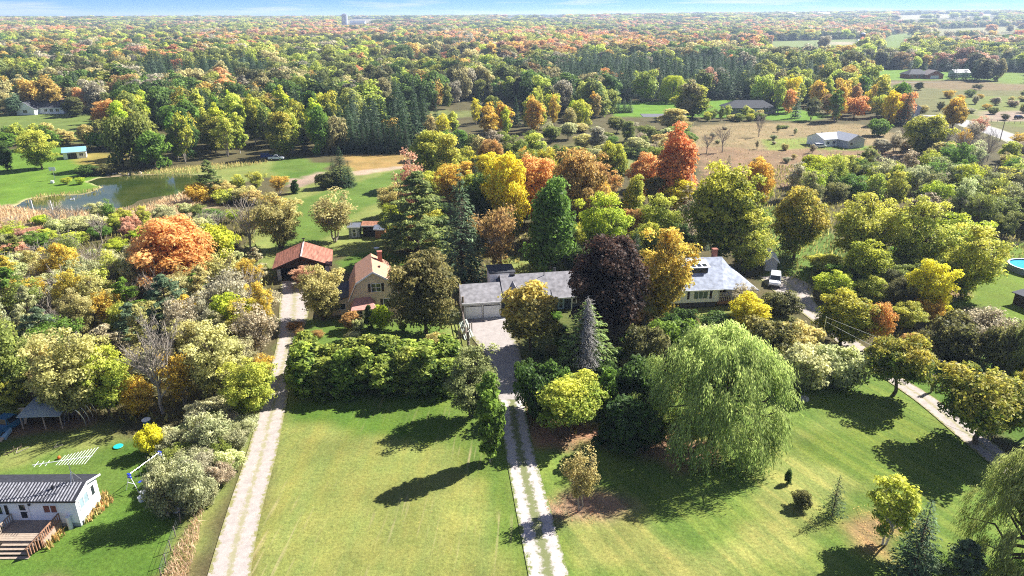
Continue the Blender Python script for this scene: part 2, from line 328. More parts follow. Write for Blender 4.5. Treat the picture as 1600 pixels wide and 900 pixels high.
CATS = {'maple': ('maple_tree', 'tree'), 'lolli': ('maple_tree', 'tree'), 'cone': ('maple_tree', 'tree'), 'birch': ('birch_tree', 'tree'), 'lowpoplar': ('poplar_tree', 'tree'), 'oval': ('other_broadleaf_tree', 'tree'), 'sparse': ('other_broadleaf_tree', 'tree'), 'spruce': ('spruce_tree', 'spruce'), 'ragged': ('spruce_tree', 'spruce'), 'halfdead': ('spruce_tree', 'spruce'), 'lowspruce': ('spruce_tree', 'spruce'),  # oval and sparse crowns are generic broadleaf trees, no particular species
        'pine': ('pine_tree', 'pine'), 'bluepine': ('pine_tree', 'pine'), 'willow': ('willow_tree', 'willow'), 'bush': ('shrub', 'shrub'), 'brush': ('shrub', 'shrub'),
        'cedar': ('cedar_bush', 'cedar'), 'column': ('poplar_tree', 'tree'), 'dead': ('dead_tree', 'tree'), 'bare': ('bare_tree', 'tree')}
C_['sprucegreen'] = ((.06, .12, .03), (.28, .40, .10))
def T(kind, bx, by, ty, wp, col, label, group=None, var=None, cat=None, name=None):
    x, y = at(bx, by); n, c = CATS.get(kind, ('broadleaf_tree', 'tree'))
    h = max(.6, zat(ty, y + (wp / F * depth(y, 5)) * .12)); w = wp / F * depth(y, h * .5)
    return tree_w(kind, x, y, h, w, col, label, group, cat or c, name or n, var)
# ---------------------------------------------------------------- ground
def wpoly(pts, z=0.): return np.array([at(px, py, z) for px, py in pts])
def inpoly(X, Y, poly):
    ins = np.zeros(X.shape, bool); n = len(poly); j = n - 1
    for i in range(n):
        xi, yi = poly[i]; xj, yj = poly[j]
        c = ((yi > Y) != (yj > Y)) & (X < (xj - xi) * (Y - yi) / (yj - yi + 1e-12) + xi); ins ^= c; j = i
    return ins
def fnoise(X, Y, s, seed=0):
    r = np.random.default_rng(seed); v = 0 * X
    for k in range(7):
        a = r.random() * 6.28; f = s * (.6 + r.random() * 1.6); v = v + np.sin((X * math.cos(a) + Y * math.sin(a)) * f + r.random() * 6.28)
    return v / 3.2
def axis(lo, c0, c1, hi, d, g):
    a = list(np.arange(c0, c1 + .01, d)); s = d; x = c1
    while x < hi: s *= g; x += s; a.append(x)
    s = d; x = c0; b = []
    while x > lo: s *= g; x -= s; b.append(x)
    return np.array(b[::-1] + a)
GX = axis(-9000, -135, 135, 9000, .9, 1.03); GY = axis(-2500, 40, 215, 12000, .9, 1.017)
X, Y = np.meshgrid(GX, GY)
def terrain(X, Y):
    r = np.sqrt(X * X + Y * Y); t = np.clip((r - 1300) / 3700, 0, 1); t = t * t * (3 - 2 * t)
    side = np.clip(.5 + X / 4500, 0, 1) ** 2
    return t * (26 + 34 * side + 4 * fnoise(X, Y, .0011, 5))
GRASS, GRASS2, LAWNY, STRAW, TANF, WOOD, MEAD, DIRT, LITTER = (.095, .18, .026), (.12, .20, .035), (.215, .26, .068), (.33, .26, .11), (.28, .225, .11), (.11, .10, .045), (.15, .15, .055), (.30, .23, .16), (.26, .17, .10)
ZONES = [  # polygon in photo pixels on the ground plane, colour, edge wobble
 ([(-300, 905), (-300, 120), (60, 60), (1600, 60), (2000, 120), (2000, 905)], WOOD, 1), 
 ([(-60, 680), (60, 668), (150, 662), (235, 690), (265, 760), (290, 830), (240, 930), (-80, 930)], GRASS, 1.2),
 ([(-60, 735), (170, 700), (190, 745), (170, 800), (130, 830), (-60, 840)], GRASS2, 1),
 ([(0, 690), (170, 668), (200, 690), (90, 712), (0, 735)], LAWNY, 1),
 ([(-60, 655), (130, 650), (160, 668), (60, 678), (-60, 690)], LITTER, 1),
 ([(415, 640), (380, 720), (330, 820), (280, 925), (245, 925), (285, 820), (340, 700), (385, 640), (400, 600)], LAWNY, .5),
 ([(248, 925), (285, 835), (295, 835), (268, 925)], STRAW, .5),
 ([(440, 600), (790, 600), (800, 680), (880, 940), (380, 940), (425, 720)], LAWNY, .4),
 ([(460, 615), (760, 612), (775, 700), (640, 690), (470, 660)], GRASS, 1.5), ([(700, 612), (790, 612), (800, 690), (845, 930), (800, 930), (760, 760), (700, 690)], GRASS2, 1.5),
 ([(800, 690), (870, 655), (1240, 560), (1360, 560), (1500, 660), (1620, 760), (1760, 950), (875, 950), (830, 780)], GRASS2, .6),
 ([(870, 760), (1010, 780), (1100, 850), (1140, 950), (890, 950)], LAWNY, 3), ([(1220, 700), (1320, 690), (1380, 740), (1300, 790), (1180, 940), (1120, 900), (1180, 780)], LAWNY, 3),
 ([(1240, 700), (1400, 640), (1560, 760), (1480, 800), (1330, 760)], (.12, .19, .03), 2),
 ([(840, 775), (930, 762), (1000, 790), (930, 822), (860, 815)], (.27, .20, .12), 1.2),
 ([(830, 660), (980, 665), (1130, 690), (1120, 715), (950, 705), (840, 700)], LITTER, 1.5),
 ([(1330, 800), (1420, 800), (1400, 880), (1340, 870)], (.30, .22, .10), 1.2),
 ([(1330, 545), (1420, 560), (1500, 570), (1600, 520), (1720, 620), (1600, 700), (1480, 640), (1400, 590)], GRASS, .8),
 ([(1455, 480), (1480, 445), (1500, 415), (1550, 380), (1700, 370), (1800, 480), (1700, 560), (1570, 520), (1540, 480)], (.15, .23, .03), .8),
 ([(1465, 440), (1500, 430), (1515, 460), (1480, 470)], (.36, .24, .14), .6),
 ([(445, 500), (600, 500), (700, 500), (725, 540), (700, 560), (460, 560), (440, 540)], GRASS2, .8),
 ([(590, 505), (690, 505), (680, 525), (590, 520)], GRASS2, .5), ([(690, 490), (720, 480), (735, 560), (700, 560)], LAWNY, .5),
 ([(990, 480), (1100, 478), (1200, 470), (1245, 500), (1150, 520), (1000, 510)], LAWNY, .8),
 ([(795, 480), (900, 475), (930, 560), (860, 570), (812, 560)], (.12, .15, .04), 1), ([(860, 530), (960, 545), (980, 590), (930, 600), (850, 570)], GRASS, .8),  # first polygon: shadow painted as darker grass right of the garage
 ([(380, 410), (420, 440), (440, 400), (520, 400), (600, 400), (640, 350), (600, 325), (650, 285), (760, 262), (640, 240), (540, 255), (470, 285), (430, 320), (395, 370)], LAWNY, 1),
 ([(430, 320), (520, 295), (640, 260), (650, 290), (560, 330), (500, 380), (440, 385)], GRASS2, 1.5),
 ([(530, 240), (700, 236), (640, 262), (555, 270)], (.34, .24, .08), 1.2), ([(548, 268), (640, 258), (630, 263), (556, 275)], (.45, .36, .25), .6),
 ([(445, 262), (505, 262), (512, 268), (450, 290), (440, 285)], GRASS, 1), ([(445, 282), (498, 270), (508, 282), (470, 292), (445, 291)], (.36, .28, .20), 1.5),
 ([(520, 410), (560, 395), (640, 395), (700, 420), (720, 440), (560, 430)], GRASS, .8),
 ([(780, 400), (850, 400), (900, 425), (830, 435), (770, 425)], LAWNY, .6),
 ([(1150, 330), (1215, 320), (1300, 360), (1330, 400), (1260, 445), (1195, 440), (1190, 400)], GRASS2, 1),
 ([(370, 258), (470, 246), (520, 258), (440, 275), (380, 280)], GRASS2, 2),
 ([(-120, 262), (0, 235), (100, 228), (150, 250), (178, 262), (160, 285), (165, 292), (120, 305), (40, 325), (-120, 350)], (.13, .24, .03), .8),
 ([(100, 240), (150, 238), (190, 240), (210, 262), (130, 262)], (.28, .24, .06), 1),
 ([(180, 270), (330, 258), (420, 250), (430, 275), (350, 290), (250, 275)], LAWNY, 1.5),
 ([(-140, 352), (0, 322), (60, 330), (150, 335), (220, 330), (300, 300), (345, 285), (350, 320), (260, 350), (110, 345), (100, 360), (0, 360), (-140, 375)], (.42, .33, .19), 1.5),
 ([(65, 335), (110, 335), (105, 352), (60, 352)], TANF, 1.5),
 ([(-200, 200), (0, 178), (180, 175), (185, 210), (150, 225), (0, 215), (-200, 240)], (.15, .21, .05), 1.5),
 ([(0, 148), (100, 150), (100, 158), (0, 160)], (.14, .24, .03), 2),
 ([(740, 255), (880, 225), (960, 205), (1080, 210), (1020, 260), (900, 262)], MEAD, 2),
 ([(890, 235), (1010, 228), (1060, 240), (1010, 275), (930, 260)], (.2, .24, .07), 2),
 ([(950, 160), (1150, 155), (1175, 160), (1300, 180), (1260, 190), (1140, 184), (960, 182)], (.13, .26, .025), 1.2),
 ([(1080, 198), (1150, 192), (1340, 194), (1420, 215), (1400, 250), (1250, 262), (1080, 245)], TANF, 2),
 ([(1190, 218), (1270, 215), (1280, 235), (1200, 238)], (.22, .28, .06), 1), ([(1270, 225), (1360, 228), (1370, 242), (1280, 245)], (.15, .26, .03), 1),
 ([(1080, 230), (1420, 238), (1460, 262), (1280, 300), (1090, 290)], (.26, .18, .10), 3),
 ([(1340, 135), (1480, 128), (1700, 140), (1900, 250), (1600, 232), (1480, 190), (1400, 170)], (.16, .165, .06), 3),
 ([(1340, 128), (1480, 126), (1700, 130), (1700, 142), (1480, 140)], (.21, .165, .08), 3),
 ([(1480, 150), (1620, 150), (1800, 190), (1600, 200), (1500, 180)], (.17, .21, .05), 3), ([(1530, 175), (1620, 172), (1620, 188), (1540, 190)], (.34, .27, .2), 2),
 ([(1340, 108), (1420, 108), (1560, 118), (1620, 124), (1440, 125), (1360, 125)], (.14, .26, .03), 3),
 ([(1370, 72), (1385, 58), (1430, 54), (1420, 68), (1400, 78)], (.18, .27, .05), 8), ([(1195, 65), (1345, 62), (1350, 72), (1200, 75)], (.2, .26, .08), 8), ([(1455, 58), (1600, 55), (1600, 50), (1460, 52)], (.28, .28, .12), 8), ([(960, 56), (1060, 54), (1060, 51), (965, 52)], (.26, .28, .12), 8),
 ([(1540, 112), (1620, 114), (1620, 132), (1560, 130)], (.16, .25, .04), 3), ([(1290, 66), (1345, 66), (1345, 70), (1290, 70)], (.4, .36, .24), 6),
 ([(780, 37), (960, 35.5), (960, 34), (790, 34.5)], (.4, .36, .22), 20), ([(1120, 70), (1200, 67), (1210, 64), (1130, 66)], (.2, .26, .08), 8), ([(1380, 44), (1560, 42), (1560, 39), (1400, 40)], (.36, .34, .2), 20), ([(180, 60), (300, 57), (300, 54), (190, 56)], (.3, .3, .14), 8),
 ([(550, 176), (700, 172), (780, 178), (700, 186), (640, 186)], (.17, .2, .06), 3),
 ([(525, 43.5), (560, 43), (625, 37.5), (550, 37.5)], (.35, .32, .22), 20), ([(400, 46), (480, 45), (475, 43), (405, 44)], (.35, .32, .22), 20), ([(0, 34.5), (190, 33.5), (190, 32), (0, 32)], (.5, .42, .28), 20),
]
CLEAR = [z[0] for z in ZONES[1:]]
CX = X + fnoise(X, Y, .9, 1) * .5; CY = Y + fnoise(X, Y, .8, 2) * .5
colr = np.empty(X.shape + (4,)); colr[..., :3] = (.13, .12, .05); colr[..., 3] = 1
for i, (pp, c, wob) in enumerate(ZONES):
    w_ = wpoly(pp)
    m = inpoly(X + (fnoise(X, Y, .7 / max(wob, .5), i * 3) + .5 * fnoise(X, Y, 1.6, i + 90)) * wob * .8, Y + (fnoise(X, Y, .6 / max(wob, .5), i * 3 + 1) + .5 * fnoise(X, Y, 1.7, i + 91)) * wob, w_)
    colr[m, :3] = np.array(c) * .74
k_ = np.array([.25, .5, .25])
for ax in (0, 1):
    s_ = colr[..., :3]; colr[..., :3] = .25 * np.roll(s_, 1, ax) + .5 * s_ + .25 * np.roll(s_, -1, ax)
POND = wpoly([(28, 322), (48, 311), (80, 306), (125, 305), (150, 300), (163, 293), (158, 287), (143, 283), (160, 278), (200, 274), (260, 273), (320, 274), (335, 282), (300, 292), (285, 300), (240, 306), (215, 312), (190, 322), (150, 326), (80, 326)])
def sdist(X, Y, poly):
    d = np.full(X.shape, 1e9); n = len(poly)
    for i in range(n):
        a = poly[i]; b = poly[(i + 1) % n]; e = b - a; t = np.clip(((X - a[0]) * e[0] + (Y - a[1]) * e[1]) / (e @ e), 0, 1)
        d = np.minimum(d, np.hypot(X - a[0] - e[0] * t, Y - a[1] - e[1] * t))
    return np.where(inpoly(X, Y, poly), -d, d)
Z = terrain(X, Y)
near = (X > -170) & (X < -60) & (Y > 160) & (Y < 235)
sdp = np.full(X.shape, 50.); sdp[near] = sdist(X[near] + .6 * fnoise(X[near], Y[near], .5, 41), Y[near], POND)
Z = Z - np.clip(.75 - sdp * .45, 0, 1.6) * (sdp < 2)
shore = np.clip(1 - np.abs(sdp - .6) / 1.5, 0, 1)[..., None] * np.clip((X + 112) / -3, .35, 1)[..., None]
colr[..., :3] = colr[..., :3] * (1 - shore) + np.array([.42, .33, .22]) * shore
colr[sdp < -1, :3] = (.06, .06, .02)
Z += .06 * fnoise(X, Y, .25, 8) * (np.hypot(X, Y) < 1200) * (sdp > 3)
ny, nx = X.shape
V = np.stack([X, Y, Z], -1).reshape(-1, 3); idx = np.arange(ny * nx).reshape(ny, nx)
fc = np.stack([idx[:-1, :-1], idx[:-1, 1:], idx[1:, 1:], idx[1:, :-1]], -1).reshape(-1, 4)
me = bpy.data.meshes.new('ground'); me.vertices.add(len(V)); me.vertices.foreach_set('co', V.astype(np.float32).ravel())
me.loops.add(fc.size); me.loops.foreach_set('vertex_index', fc.astype(np.int32).ravel()); me.polygons.add(len(fc))
me.polygons.foreach_set('loop_start', np.arange(0, fc.size, 4, dtype=np.int32)); me.polygons.foreach_set('loop_total', np.full(len(fc), 4, dtype=np.int32))
ca = me.color_attributes.new('zone', 'FLOAT_COLOR', 'POINT'); ca.data.foreach_set('color', colr.astype(np.float32).ravel())
LEFTL = wpoly([(440, 610), (790, 610), (800, 680), (880, 950), (370, 950), (425, 720)]); RIGHTL = wpoly([(800, 640), (1240, 560), (1360, 560), (1620, 760), (1760, 960), (875, 960), (820, 740)])
sa = me.attributes.new('stripe', 'FLOAT', 'POINT'); sa.data.foreach_set('value', inpoly(X, Y, LEFTL).astype(np.float32).ravel())
sb = me.attributes.new('stripe_b', 'FLOAT', 'POINT'); sb.data.foreach_set('value', inpoly(X, Y, RIGHTL).astype(np.float32).ravel())
me.update(calc_edges=True); me.polygons.foreach_set('use_smooth', np.ones(len(fc), bool))
def noise_node(n, l, vec, scale, detail=5, rough=.6, stretch=None, rot=0):
    if stretch is not None or rot:
        m_ = n.new('ShaderNodeMapping'); m_.inputs['Scale'].default_value = stretch or (1, 1, 1)
        if rot:
            m0 = n.new('ShaderNodeMapping'); m0.inputs['Rotation'].default_value = (0, 0, rot); l.new(vec, m0.inputs[0]); vec = m0.outputs[0]
        l.new(vec, m_.inputs[0]); vec = m_.outputs[0]
    x = n.new('ShaderNodeTexNoise'); x.inputs['Scale'].default_value = scale; x.inputs['Detail'].default_value = detail; x.inputs['Roughness'].default_value = rough
    l.new(vec, x.inputs[0]); return x.outputs[0]
def mrange(n, l, v, a, b, c, d):
    r = n.new('ShaderNodeMapRange'); l.new(v, r.inputs[0])
    for i, q in enumerate((a, b, c, d)): r.inputs[i + 1].default_value = q
    return r.outputs[0]
def mult(n, l, a, b):
    m_ = n.new('ShaderNodeMath'); m_.operation = 'MULTIPLY'; l.new(a, m_.inputs[0])
    if isinstance(b, float): m_.inputs[1].default_value = b
    else: l.new(b, m_.inputs[1])
    return m_.outputs[0]
def mixc(n, l, fac, a, b, mode='MIX'):
    m_ = n.new('ShaderNodeMixRGB'); m_.blend_type = mode
    for i, q in ((0, fac), (1, a), (2, b)):
        if isinstance(q, (int, float)): m_.inputs[i].default_value = q
        elif isinstance(q, tuple): m_.inputs[i].default_value = (*q, 1)
        else: l.new(q, m_.inputs[i])
    return m_.outputs[0]
GM, n, l, b = newmat('ground_cover')
co = n.new('ShaderNodeNewGeometry').outputs['Position']
za = n.new('ShaderNodeVertexColor'); za.layer_name = 'zone'
c = za.outputs[0]
c = mixc(n, l, 1., c, mrange(n, l, noise_node(n, l, co, .12, 6), .3, .7, .78, 1.22), 'MULTIPLY')
c = mixc(n, l, mrange(n, l, noise_node(n, l, co, .22, 10, .75), .42, .68, 0, .75), c, mixc(n, l, 1., c, (1.4, 1.16, 1.25), 'MULTIPLY'))
c = mixc(n, l, 1., c, mrange(n, l, noise_node(n, l, co, 2.6, 10, .9), .36, .64, .5, 1.5), 'MULTIPLY')
s1 = n.new('ShaderNodeAttribute'); s1.attribute_name = 'stripe'; s2 = n.new('ShaderNodeAttribute'); s2.attribute_name = 'stripe_b'
st = noise_node(n, l, co, 1., 3, .6, (1.1, .018, 1), .05); pt = noise_node(n, l, co, .09, 3)
st2 = noise_node(n, l, co, 1., 2, .5, (.55, .02, 1), .04)
c = mixc(n, l, mult(n, l, s1.outputs['Fac'], mrange(n, l, st2, .35, .65, 0, .5)), c, mixc(n, l, 1., c, (1.32, 1.08, .95), 'MULTIPLY'))
thin = mult(n, l, mrange(n, l, noise_node(n, l, co, 1., 2, .5, (2.2, .11, 1), .045), .56, .74, 0, .5), mrange(n, l, noise_node(n, l, co, .07, 3), .47, .6, 0, 1))
c = mixc(n, l, mult(n, l, s1.outputs['Fac'], thin), c, (.42, .33, .19))
st3 = noise_node(n, l, co, 1., 2, .5, (.75, .02, 1), -.46)
c = mixc(n, l, mult(n, l, s2.outputs['Fac'], mrange(n, l, st3, .43, .57, 0, 1.)), c, mixc(n, l, 1., c, (1.45, 1.25, 1.3), 'MULTIPLY'))
c = mixc(n, l, mrange(n, l, noise_node(n, l, co, 3.1, 4, .7), .62, .70, 0, .55), c, mixc(n, l, 1., c, (2.1, 1.5, 1.6), 'MULTIPLY'))
l.new(c, b.inputs['Base Color']); b.inputs['Roughness'].default_value = .95; b.inputs['Specular IOR Level'].default_value = .1
bp = n.new('ShaderNodeBump'); bp.inputs['Strength'].default_value = .6; bp.inputs['Distance'].default_value = .15
l.new(noise_node(n, l, co, 3.5, 6, .8), bp.inputs['Height']); l.new(bp.outputs[0], b.inputs['Normal'])
me.materials.append(GM); g = link('ground', me); g['kind'] = 'structure'
# water
WM, n, l, b = newmat('pond_water'); b.inputs['Base Color'].default_value = (.035, .045, .012, 1); b.inputs['Roughness'].default_value = .06; b.inputs['IOR'].default_value = 1.33; b.inputs['Specular IOR Level'].default_value = .9
co = n.new('ShaderNodeNewGeometry').outputs['Position']
bp = n.new('ShaderNodeBump'); bp.inputs['Strength'].default_value = .10; bp.inputs['Distance'].default_value = .05
l.new(noise_node(n, l, co, 2.5, 4, .6), bp.inputs['Height']); l.new(bp.outputs[0], b.inputs['Normal'])
c = mixc(n, l, mrange(n, l, noise_node(n, l, co, .08, 4), .4, .6, 0, 1), (.03, .05, .010), (.055, .07, .016)); l.new(c, b.inputs['Base Color'])
pm = MB(); xs = [p[0] for p in POND]; ys = [p[1] for p in POND]; pm.add([(min(xs) - 3, min(ys) - 3, -.22), (max(xs) + 3, min(ys) - 3, -.22), (max(xs) + 3, max(ys) + 3, -.22), (min(xs) - 3, max(ys) + 3, -.22)], [(0, 1, 2, 3)])
pm.build('pond_water', WM)['kind'] = 'structure'
# roads and driveways
def road_mat(name, base, centre, cw, edge):
    m, n, l, b = newmat(name); co = n.new('ShaderNodeNewGeometry').outputs['Position']
    a = n.new('ShaderNodeAttribute'); a.attribute_name = 'across'; f = a.outputs['Fac']
    c = mixc(n, l, 1., base, mrange(n, l, noise_node(n, l, co, 1.2, 8, .75), .3, .7, .8, 1.2), 'MULTIPLY')
    c = mixc(n, l, 1., c, mrange(n, l, noise_node(n, l, co, 9, 4, .8), .3, .7, .85, 1.15), 'MULTIPLY')
    ab = n.new('ShaderNodeMath'); ab.operation = 'ABSOLUTE'; l.new(f, ab.inputs[0])
    ad = n.new('ShaderNodeMath'); ad.operation = 'ADD'; l.new(ab.outputs[0], ad.inputs[0]); l.new(mrange(n, l, noise_node(n, l, co, 1.4, 6, .8), .3, .7, -.34, .28), ad.inputs[1])
    if cw: c = mixc(n, l, mrange(n, l, ad.outputs[0], cw - .1, cw + .12, .9, 0), c, centre)
    c = mixc(n, l, mrange(n, l, ad.outputs[0], .8, .98, 0, 1), c, edge)
    l.new(c, b.inputs['Base Color']); b.inputs['Roughness'].default_value = .95; b.inputs['Specular IOR Level'].default_value = .1
    bp = n.new('ShaderNodeBump'); bp.inputs['Strength'].default_value = .5; bp.inputs['Distance'].default_value = .05; l.new(noise_node(n, l, co, 8, 5, .8), bp.inputs['Height']); l.new(bp.outputs[0], b.inputs['Normal'])
    return m
def strip(name, pts, m, z=.075, wid=.12):
    """pts: (px_left, px_right, py) across-edge pairs on the ground, refined with a smooth path"""
    L = np.array([at(a, y) for a, b_, y in pts]); R = np.array([at(b_, y) for a, b_, y in pts])
    k = 12; n0 = len(pts); tt = np.linspace(0, n0 - 1, (n0 - 1) * k + 1)
    def cr(P):
        out = []
        for t in tt:
            i = min(int(t), n0 - 2); u = t - i; p0, p1, p2, p3 = P[max(i - 1, 0)], P[i], P[i + 1], P[min(i + 2, n0 - 1)]
            out.append(.5 * (2 * p1 + (p2 - p0) * u + (2 * p0 - 5 * p1 + 4 * p2 - p3) * u * u + (3 * p1 - p0 - 3 * p2 + p3) * u ** 3))
        return np.array(out)
    L, R = cr(L), cr(R); nw = 8; ex = (R - L) * wid; L, R = L - ex, R + ex
    V = np.array([[*(L[i] + (R[i] - L[i]) * j / nw), z] for i in range(len(tt)) for j in range(nw + 1)]); acr = np.array([2 * j / nw - 1 for i in range(len(tt)) for j in range(nw + 1)]) * 1.05
    V[:, 2] += .06 * fnoise(V[:, 0], V[:, 1], .25, 8)
    f = [(i * (nw + 1) + j, i * (nw + 1) + j + 1, (i + 1) * (nw + 1) + j + 1, (i + 1) * (nw + 1) + j) for i in range(len(tt) - 1) for j in range(nw)]
    me = bpy.data.meshes.new(name); me.from_pydata(V.tolist(), [], f); a = me.attributes.new('across', 'FLOAT', 'POINT'); a.data.foreach_set('value', acr.astype(np.float32)); me.materials.append(m)
    o = link(name, me); o['kind'] = 'structure'; return o
GRAVEL = road_mat('gravel', (.36, .315, .285), (.27, .25, .14), .10, (.22, .21, .08))
GRAVEL2 = road_mat('two_track_gravel', (.43, .385, .36), (.13, .15, .045), .24, (.15, .18, .05))
PAVE = road_mat('paved_road', (.34, .33, .32), (.4, .36, .3), 0, (.25, .24, .12))
strip('gravel_driveway', [(318, 386, 930), (350, 403, 820), (383, 428, 720), (404, 443, 650), (420, 455, 590), (435, 470, 530), (438, 482, 480), (440, 478, 440)], GRAVEL, wid=.03)
strip('gravel_driveway', [(838, 892, 930), (812, 856, 800), (793, 829, 700), (784, 816, 630), (779, 813, 600)], GRAVEL2)
strip('gravel_apron', [(783, 816, 625), (780, 814, 600), (772, 812, 575), (756, 806, 545), (738, 794, 520), (728, 792, 500)], road_mat('apron_gravel', (.33, .295, .275), (.3, .25, .2), 0, (.2, .19, .08)), z=.085)
strip('gravel_driveway', [(1640, 1720, 790), (1545, 1585, 720), (1447, 1478, 638), (1375, 1400, 585), (1318, 1345, 540), (1270, 1300, 500), (1232, 1268, 470), (1205, 1262, 447), (1190, 1235, 432)], GRAVEL)
strip('paved_road', [(1640, 1740, 250), (1560, 1600, 215), (1500, 1540, 196), (1470, 1500, 186), (1440, 1462, 180)], PAVE)
strip('paved_road', [(1420, 1480, 129), (1300, 1310, 127.5), (1290, 1294, 126)], PAVE)
mb = MB(); q = [at(1000, 178), at(1068, 178), at(1074, 183), at(1005, 183)]
mb.slab([(x, y, .09) for x, y in q], .05).build('paved_road', mat('asphalt', (.12, .12, .14), .9, .1, 1))['kind'] = 'structure'
ORD = ['first', 'second', 'third', 'fourth', 'fifth', 'sixth', 'seventh', 'eighth', 'ninth', 'tenth', 'eleventh', 'twelfth', 'thirteenth', 'fourteenth', 'fifteenth']
# ---------------------------------------------------------------- buildings
WHITE = mat('white_siding', (.84, .85, .86), .5, .06, .8, 0, 0, .3, (1, 1, 14)); TRIM = mat('white_trim', (.8, .8, .8), .5, .04); GLASS = mat('dark_glass', (.02, .025, .035), .08, .2, 3, 0, 0, .8)
DOORW = mat('garage_door_white', (.84, .87, .9), .45, .05); ASPH = mat('grey_shingles', (.25, .24, .25), .9, .34, 1.3, .3); ASPHB = mat('blue_grey_shingles', (.30, .33, .40), .85, .32, 1.4, .3); ASPHD = mat('charcoal_shingles', (.055, .058, .068), .85, .2, 3, .2)
REDM = mat('red_metal_roof', (.38, .165, .11), .6, .4, 1.2, .05, .2, .4, (3, .4, 1)); ORSH = mat('terracotta_shingles', (.46, .25, .16), .9, .25, 3, .3); ORSH2 = mat('pink_shingles', (.46, .24, .20), .9, .2, 3, .3)
BEIGE = mat('beige_siding', (.68, .56, .38), .7, .12, 1, .1, 0, .2, (1, 1, 12)); BROWNW = mat('dark_brown_boards', (.06, .035, .028), .8, .3, 3, .2, 0, .2, (6, 6, .5)); BRICK = mat('brick', (.33, .13, .09), .9, .3, 9, .3)
NAVY = mat('navy_siding', (.035, .05, .085), .6, .1, 1); WOODG = mat('weathered_wood', (.33, .26, .20), .85, .35, 4, .3, 0, .2, (1, 8, 1)); WOODR = mat('red_brown_wood', (.28, .15, .09), .8, .35, 4, .3); DARK = mat('dark_metal', (.03, .03, .035), .4, .2); STEEL = mat('galvanised_steel', (.5, .52, .55), .35, .15, 3, 0, .8)
SKIRT = mat('grey_skirting', (.36, .38, .40), .8, .2, 2, .2, 0, .2, (6, 6, .5)); CONC = mat('concrete', (.48, .46, .43), .9, .15, 2, .2); BLACKR = mat('black_ribbed_metal', (.035, .036, .045), .6, .3, 3, .0, .1, .4); RIBW = mat('pale_rib_metal', (.22, .22, .24), .8, .4, 3, 0, 0, .2)
GREYP = mat('grey_vinyl', (.42, .44, .50), .6, .07, 1); SHUT = mat('dark_shutter', (.03, .018, .015), .6, .2); CURT = mat('red_curtain', (.22, .08, .05), .8, .4, 8); RUSTY = mat('rusty_metal', (.36, .17, .10), .7, .4, 3, .1, .3)
TRUNKW = mat('pole_wood', (.22, .18, .15), .9, .2); BLUEP = mat('blue_paint', (.03, .12, .22), .35, .2); BLUEB = mat('blue_plastic', (.02, .05, .45), .4, .1); TAN = mat('tan_board', (.45, .35, .25), .8, .15)
def window(par, cx, cz, w, h, face, off, mull=1, fr=TRIM, pane=GLASS, bars=0):
    """face: 'f' faces -y at y=off, 'b' +y, 'r' +x at x=off, 'l' -x"""
    m = MB(); t = .07; d = .06
    def bx(a0, a1, z0, z1, p0, p1):
        if face in 'fb':
            s = -1 if face == 'f' else 1; y = sorted((off + s * p0, off + s * p1)); m.box(a0, a1, y[0], y[1], z0, z1)
        else:
            s = 1 if face == 'r' else -1; x = sorted((off + s * p0, off + s * p1)); m.box(x[0], x[1], a0, a1, z0, z1)
    bx(cx - w / 2 - t, cx + w / 2 + t, cz + h / 2, cz + h / 2 + t, .002, d); bx(cx - w / 2 - t, cx + w / 2 + t, cz - h / 2 - t, cz - h / 2, .002, d + .02)
    bx(cx - w / 2 - t, cx - w / 2, cz - h / 2, cz + h / 2, .002, d); bx(cx + w / 2, cx + w / 2 + t, cz - h / 2, cz + h / 2, .002, d)
    for i in range(mull): a = cx - w / 2 + w * (i + 1) / (mull + 1); bx(a - .05, a + .05, cz - h / 2, cz + h / 2, .002, d - .01)
    for i in range(bars): a = cz - h / 2 + h * (i + 1) / (bars + 1); bx(cx - w / 2, cx + w / 2, a - .03, a + .03, .002, d - .015)
    o = m.build('window', fr, par); m = MB(); bx(cx - w / 2, cx + w / 2, cz - h / 2, cz + h / 2, .003, .022); m.build('pane', pane, o); return o
def shutters(par, cx, cz, w, h, y):
    for s in (-1, 1): m = MB(); a = cx + s * (w / 2 + .3); m.box(a - .2, a + .2, y - .05, y - .002, cz - h / 2 - .05, cz + h / 2 + .05); m.build('shutter', SHUT, par)
